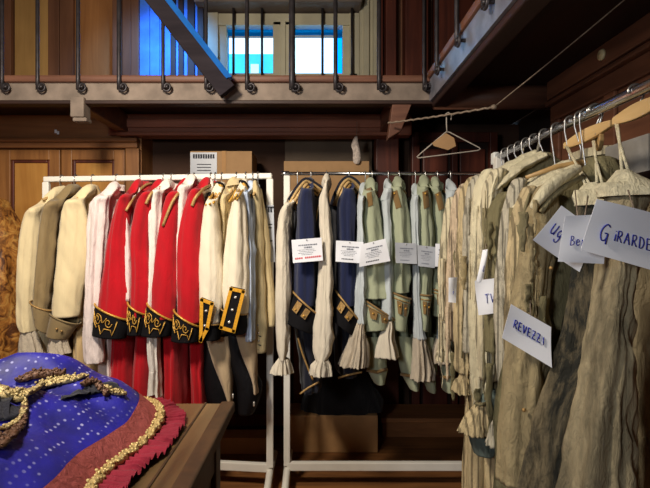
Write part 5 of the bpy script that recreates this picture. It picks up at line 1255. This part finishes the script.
dk = fabric('dark_lining_shade', srgb(16, 15, 26), .2)
ribbon([(62, 400, .006), (74, 397, .012), (86, 393, .017), (98, 390, .019), (110, 388, .016), (122, 390, .010)], .014, dk, 'neckline_hollow_shade', .002)  # dark strip painting the shadow in the fold below the neckline
ribbon([(-6, 392, .016), (8, 396, .018), (20, 399, .017), (30, 394, .016), (42, 388, .016), (54, 384, .016), (66, 382, .014), (78, 380, .012), (88, 378, .008)], .015, gold, 'gold_neckline', .007, bumps=180)
ribbon([(20, 384, .010), (32, 378, .014), (44, 376, .015), (56, 376, .012), (66, 376, .008)], .012, bronze, 'bronze_motif', .010, bumps=60)
ribbon([(84, 388, .008), (94, 384, .010), (102, 390, .010), (108, 398, .006)], .008, bronze, 'bronze_motif', .010, bumps=40)
ribbon([(104, 390, .006), (114, 394, .008), (126, 396, .008)], .008, gold, 'gold_neckline', .008, bumps=50)
ribbon([(-8, 412, .030), (4, 412, .032), (14, 412, .028), (22, 410, .016), (26, 406, .006)], .02, dk, 'neckline_hollow_shade', .002)  # dark patch for the neck opening, lining and shade in one colour
ribbon([(-6, 452, .02), (6, 440, .022), (16, 432, .018), (23, 424, .010), (27, 410, .006)], .016, bronze, 'bronze_motif', .007, bumps=120)
ribbon([(-6, 432, .005), (8, 431, .006), (19, 425, .006), (26, 414, .005), (27, 402, .004)], .006, gold, 'gold_edging', .008, bumps=60)
one('paper_slip', MB().box((X_(-8, 1.56), 1.52, TZ), (X_(4, 1.56), 1.545, TZ + .09)), M['paper'], 'small white card standing at the far left of the table behind the blue costume', 'card') if False else None
# ================================================================ light
W = bpy.data.worlds.new('sky'); S.world = W; W.use_nodes = True
bg = W.node_tree.nodes['Background']; bg.inputs[0].default_value = (.42, .72, 1, 1); bg.inputs[1].default_value = 3.0
def lamp(name, loc, to, power, col, size, kind='AREA', spread=180, sy=None):
    l = bpy.data.lights.new(name, kind); l.energy = power; l.color = col
    if kind == 'AREA':
        l.size = size; l.spread = math.radians(spread)
        if sy: l.shape = 'RECTANGLE'; l.size_y = sy
    else: l.shadow_soft_size = size
    o = bpy.data.objects.new(name, l); COL.objects.link(o); o.location = loc
    o.rotation_euler = (Vector(to) - Vector(loc)).to_track_quat('-Z', 'Y').to_euler(); return o
lamp('ceiling_lamp', (-.9, .95, 2.42), (-.75, 2.6, 1.2), 58, (1, .885, .74), .3)
lamp('front_fill', (-1.0, -.5, 1.62), (.1, 2.6, 1.5), 19, (.93, .96, 1), .35)  # added unseen fill, set low to reach the beam under the balcony
lamp('gallery_daylight', (-1.05, 3.5, 3.25), (-1.28, 4.2, 2.7), 7, (.14, .4, 1), .2, spread=85)
S.view_settings.exposure = 0.0
S.cycles.max_bounces = 8; S.cycles.sample_clamp_indirect = 6
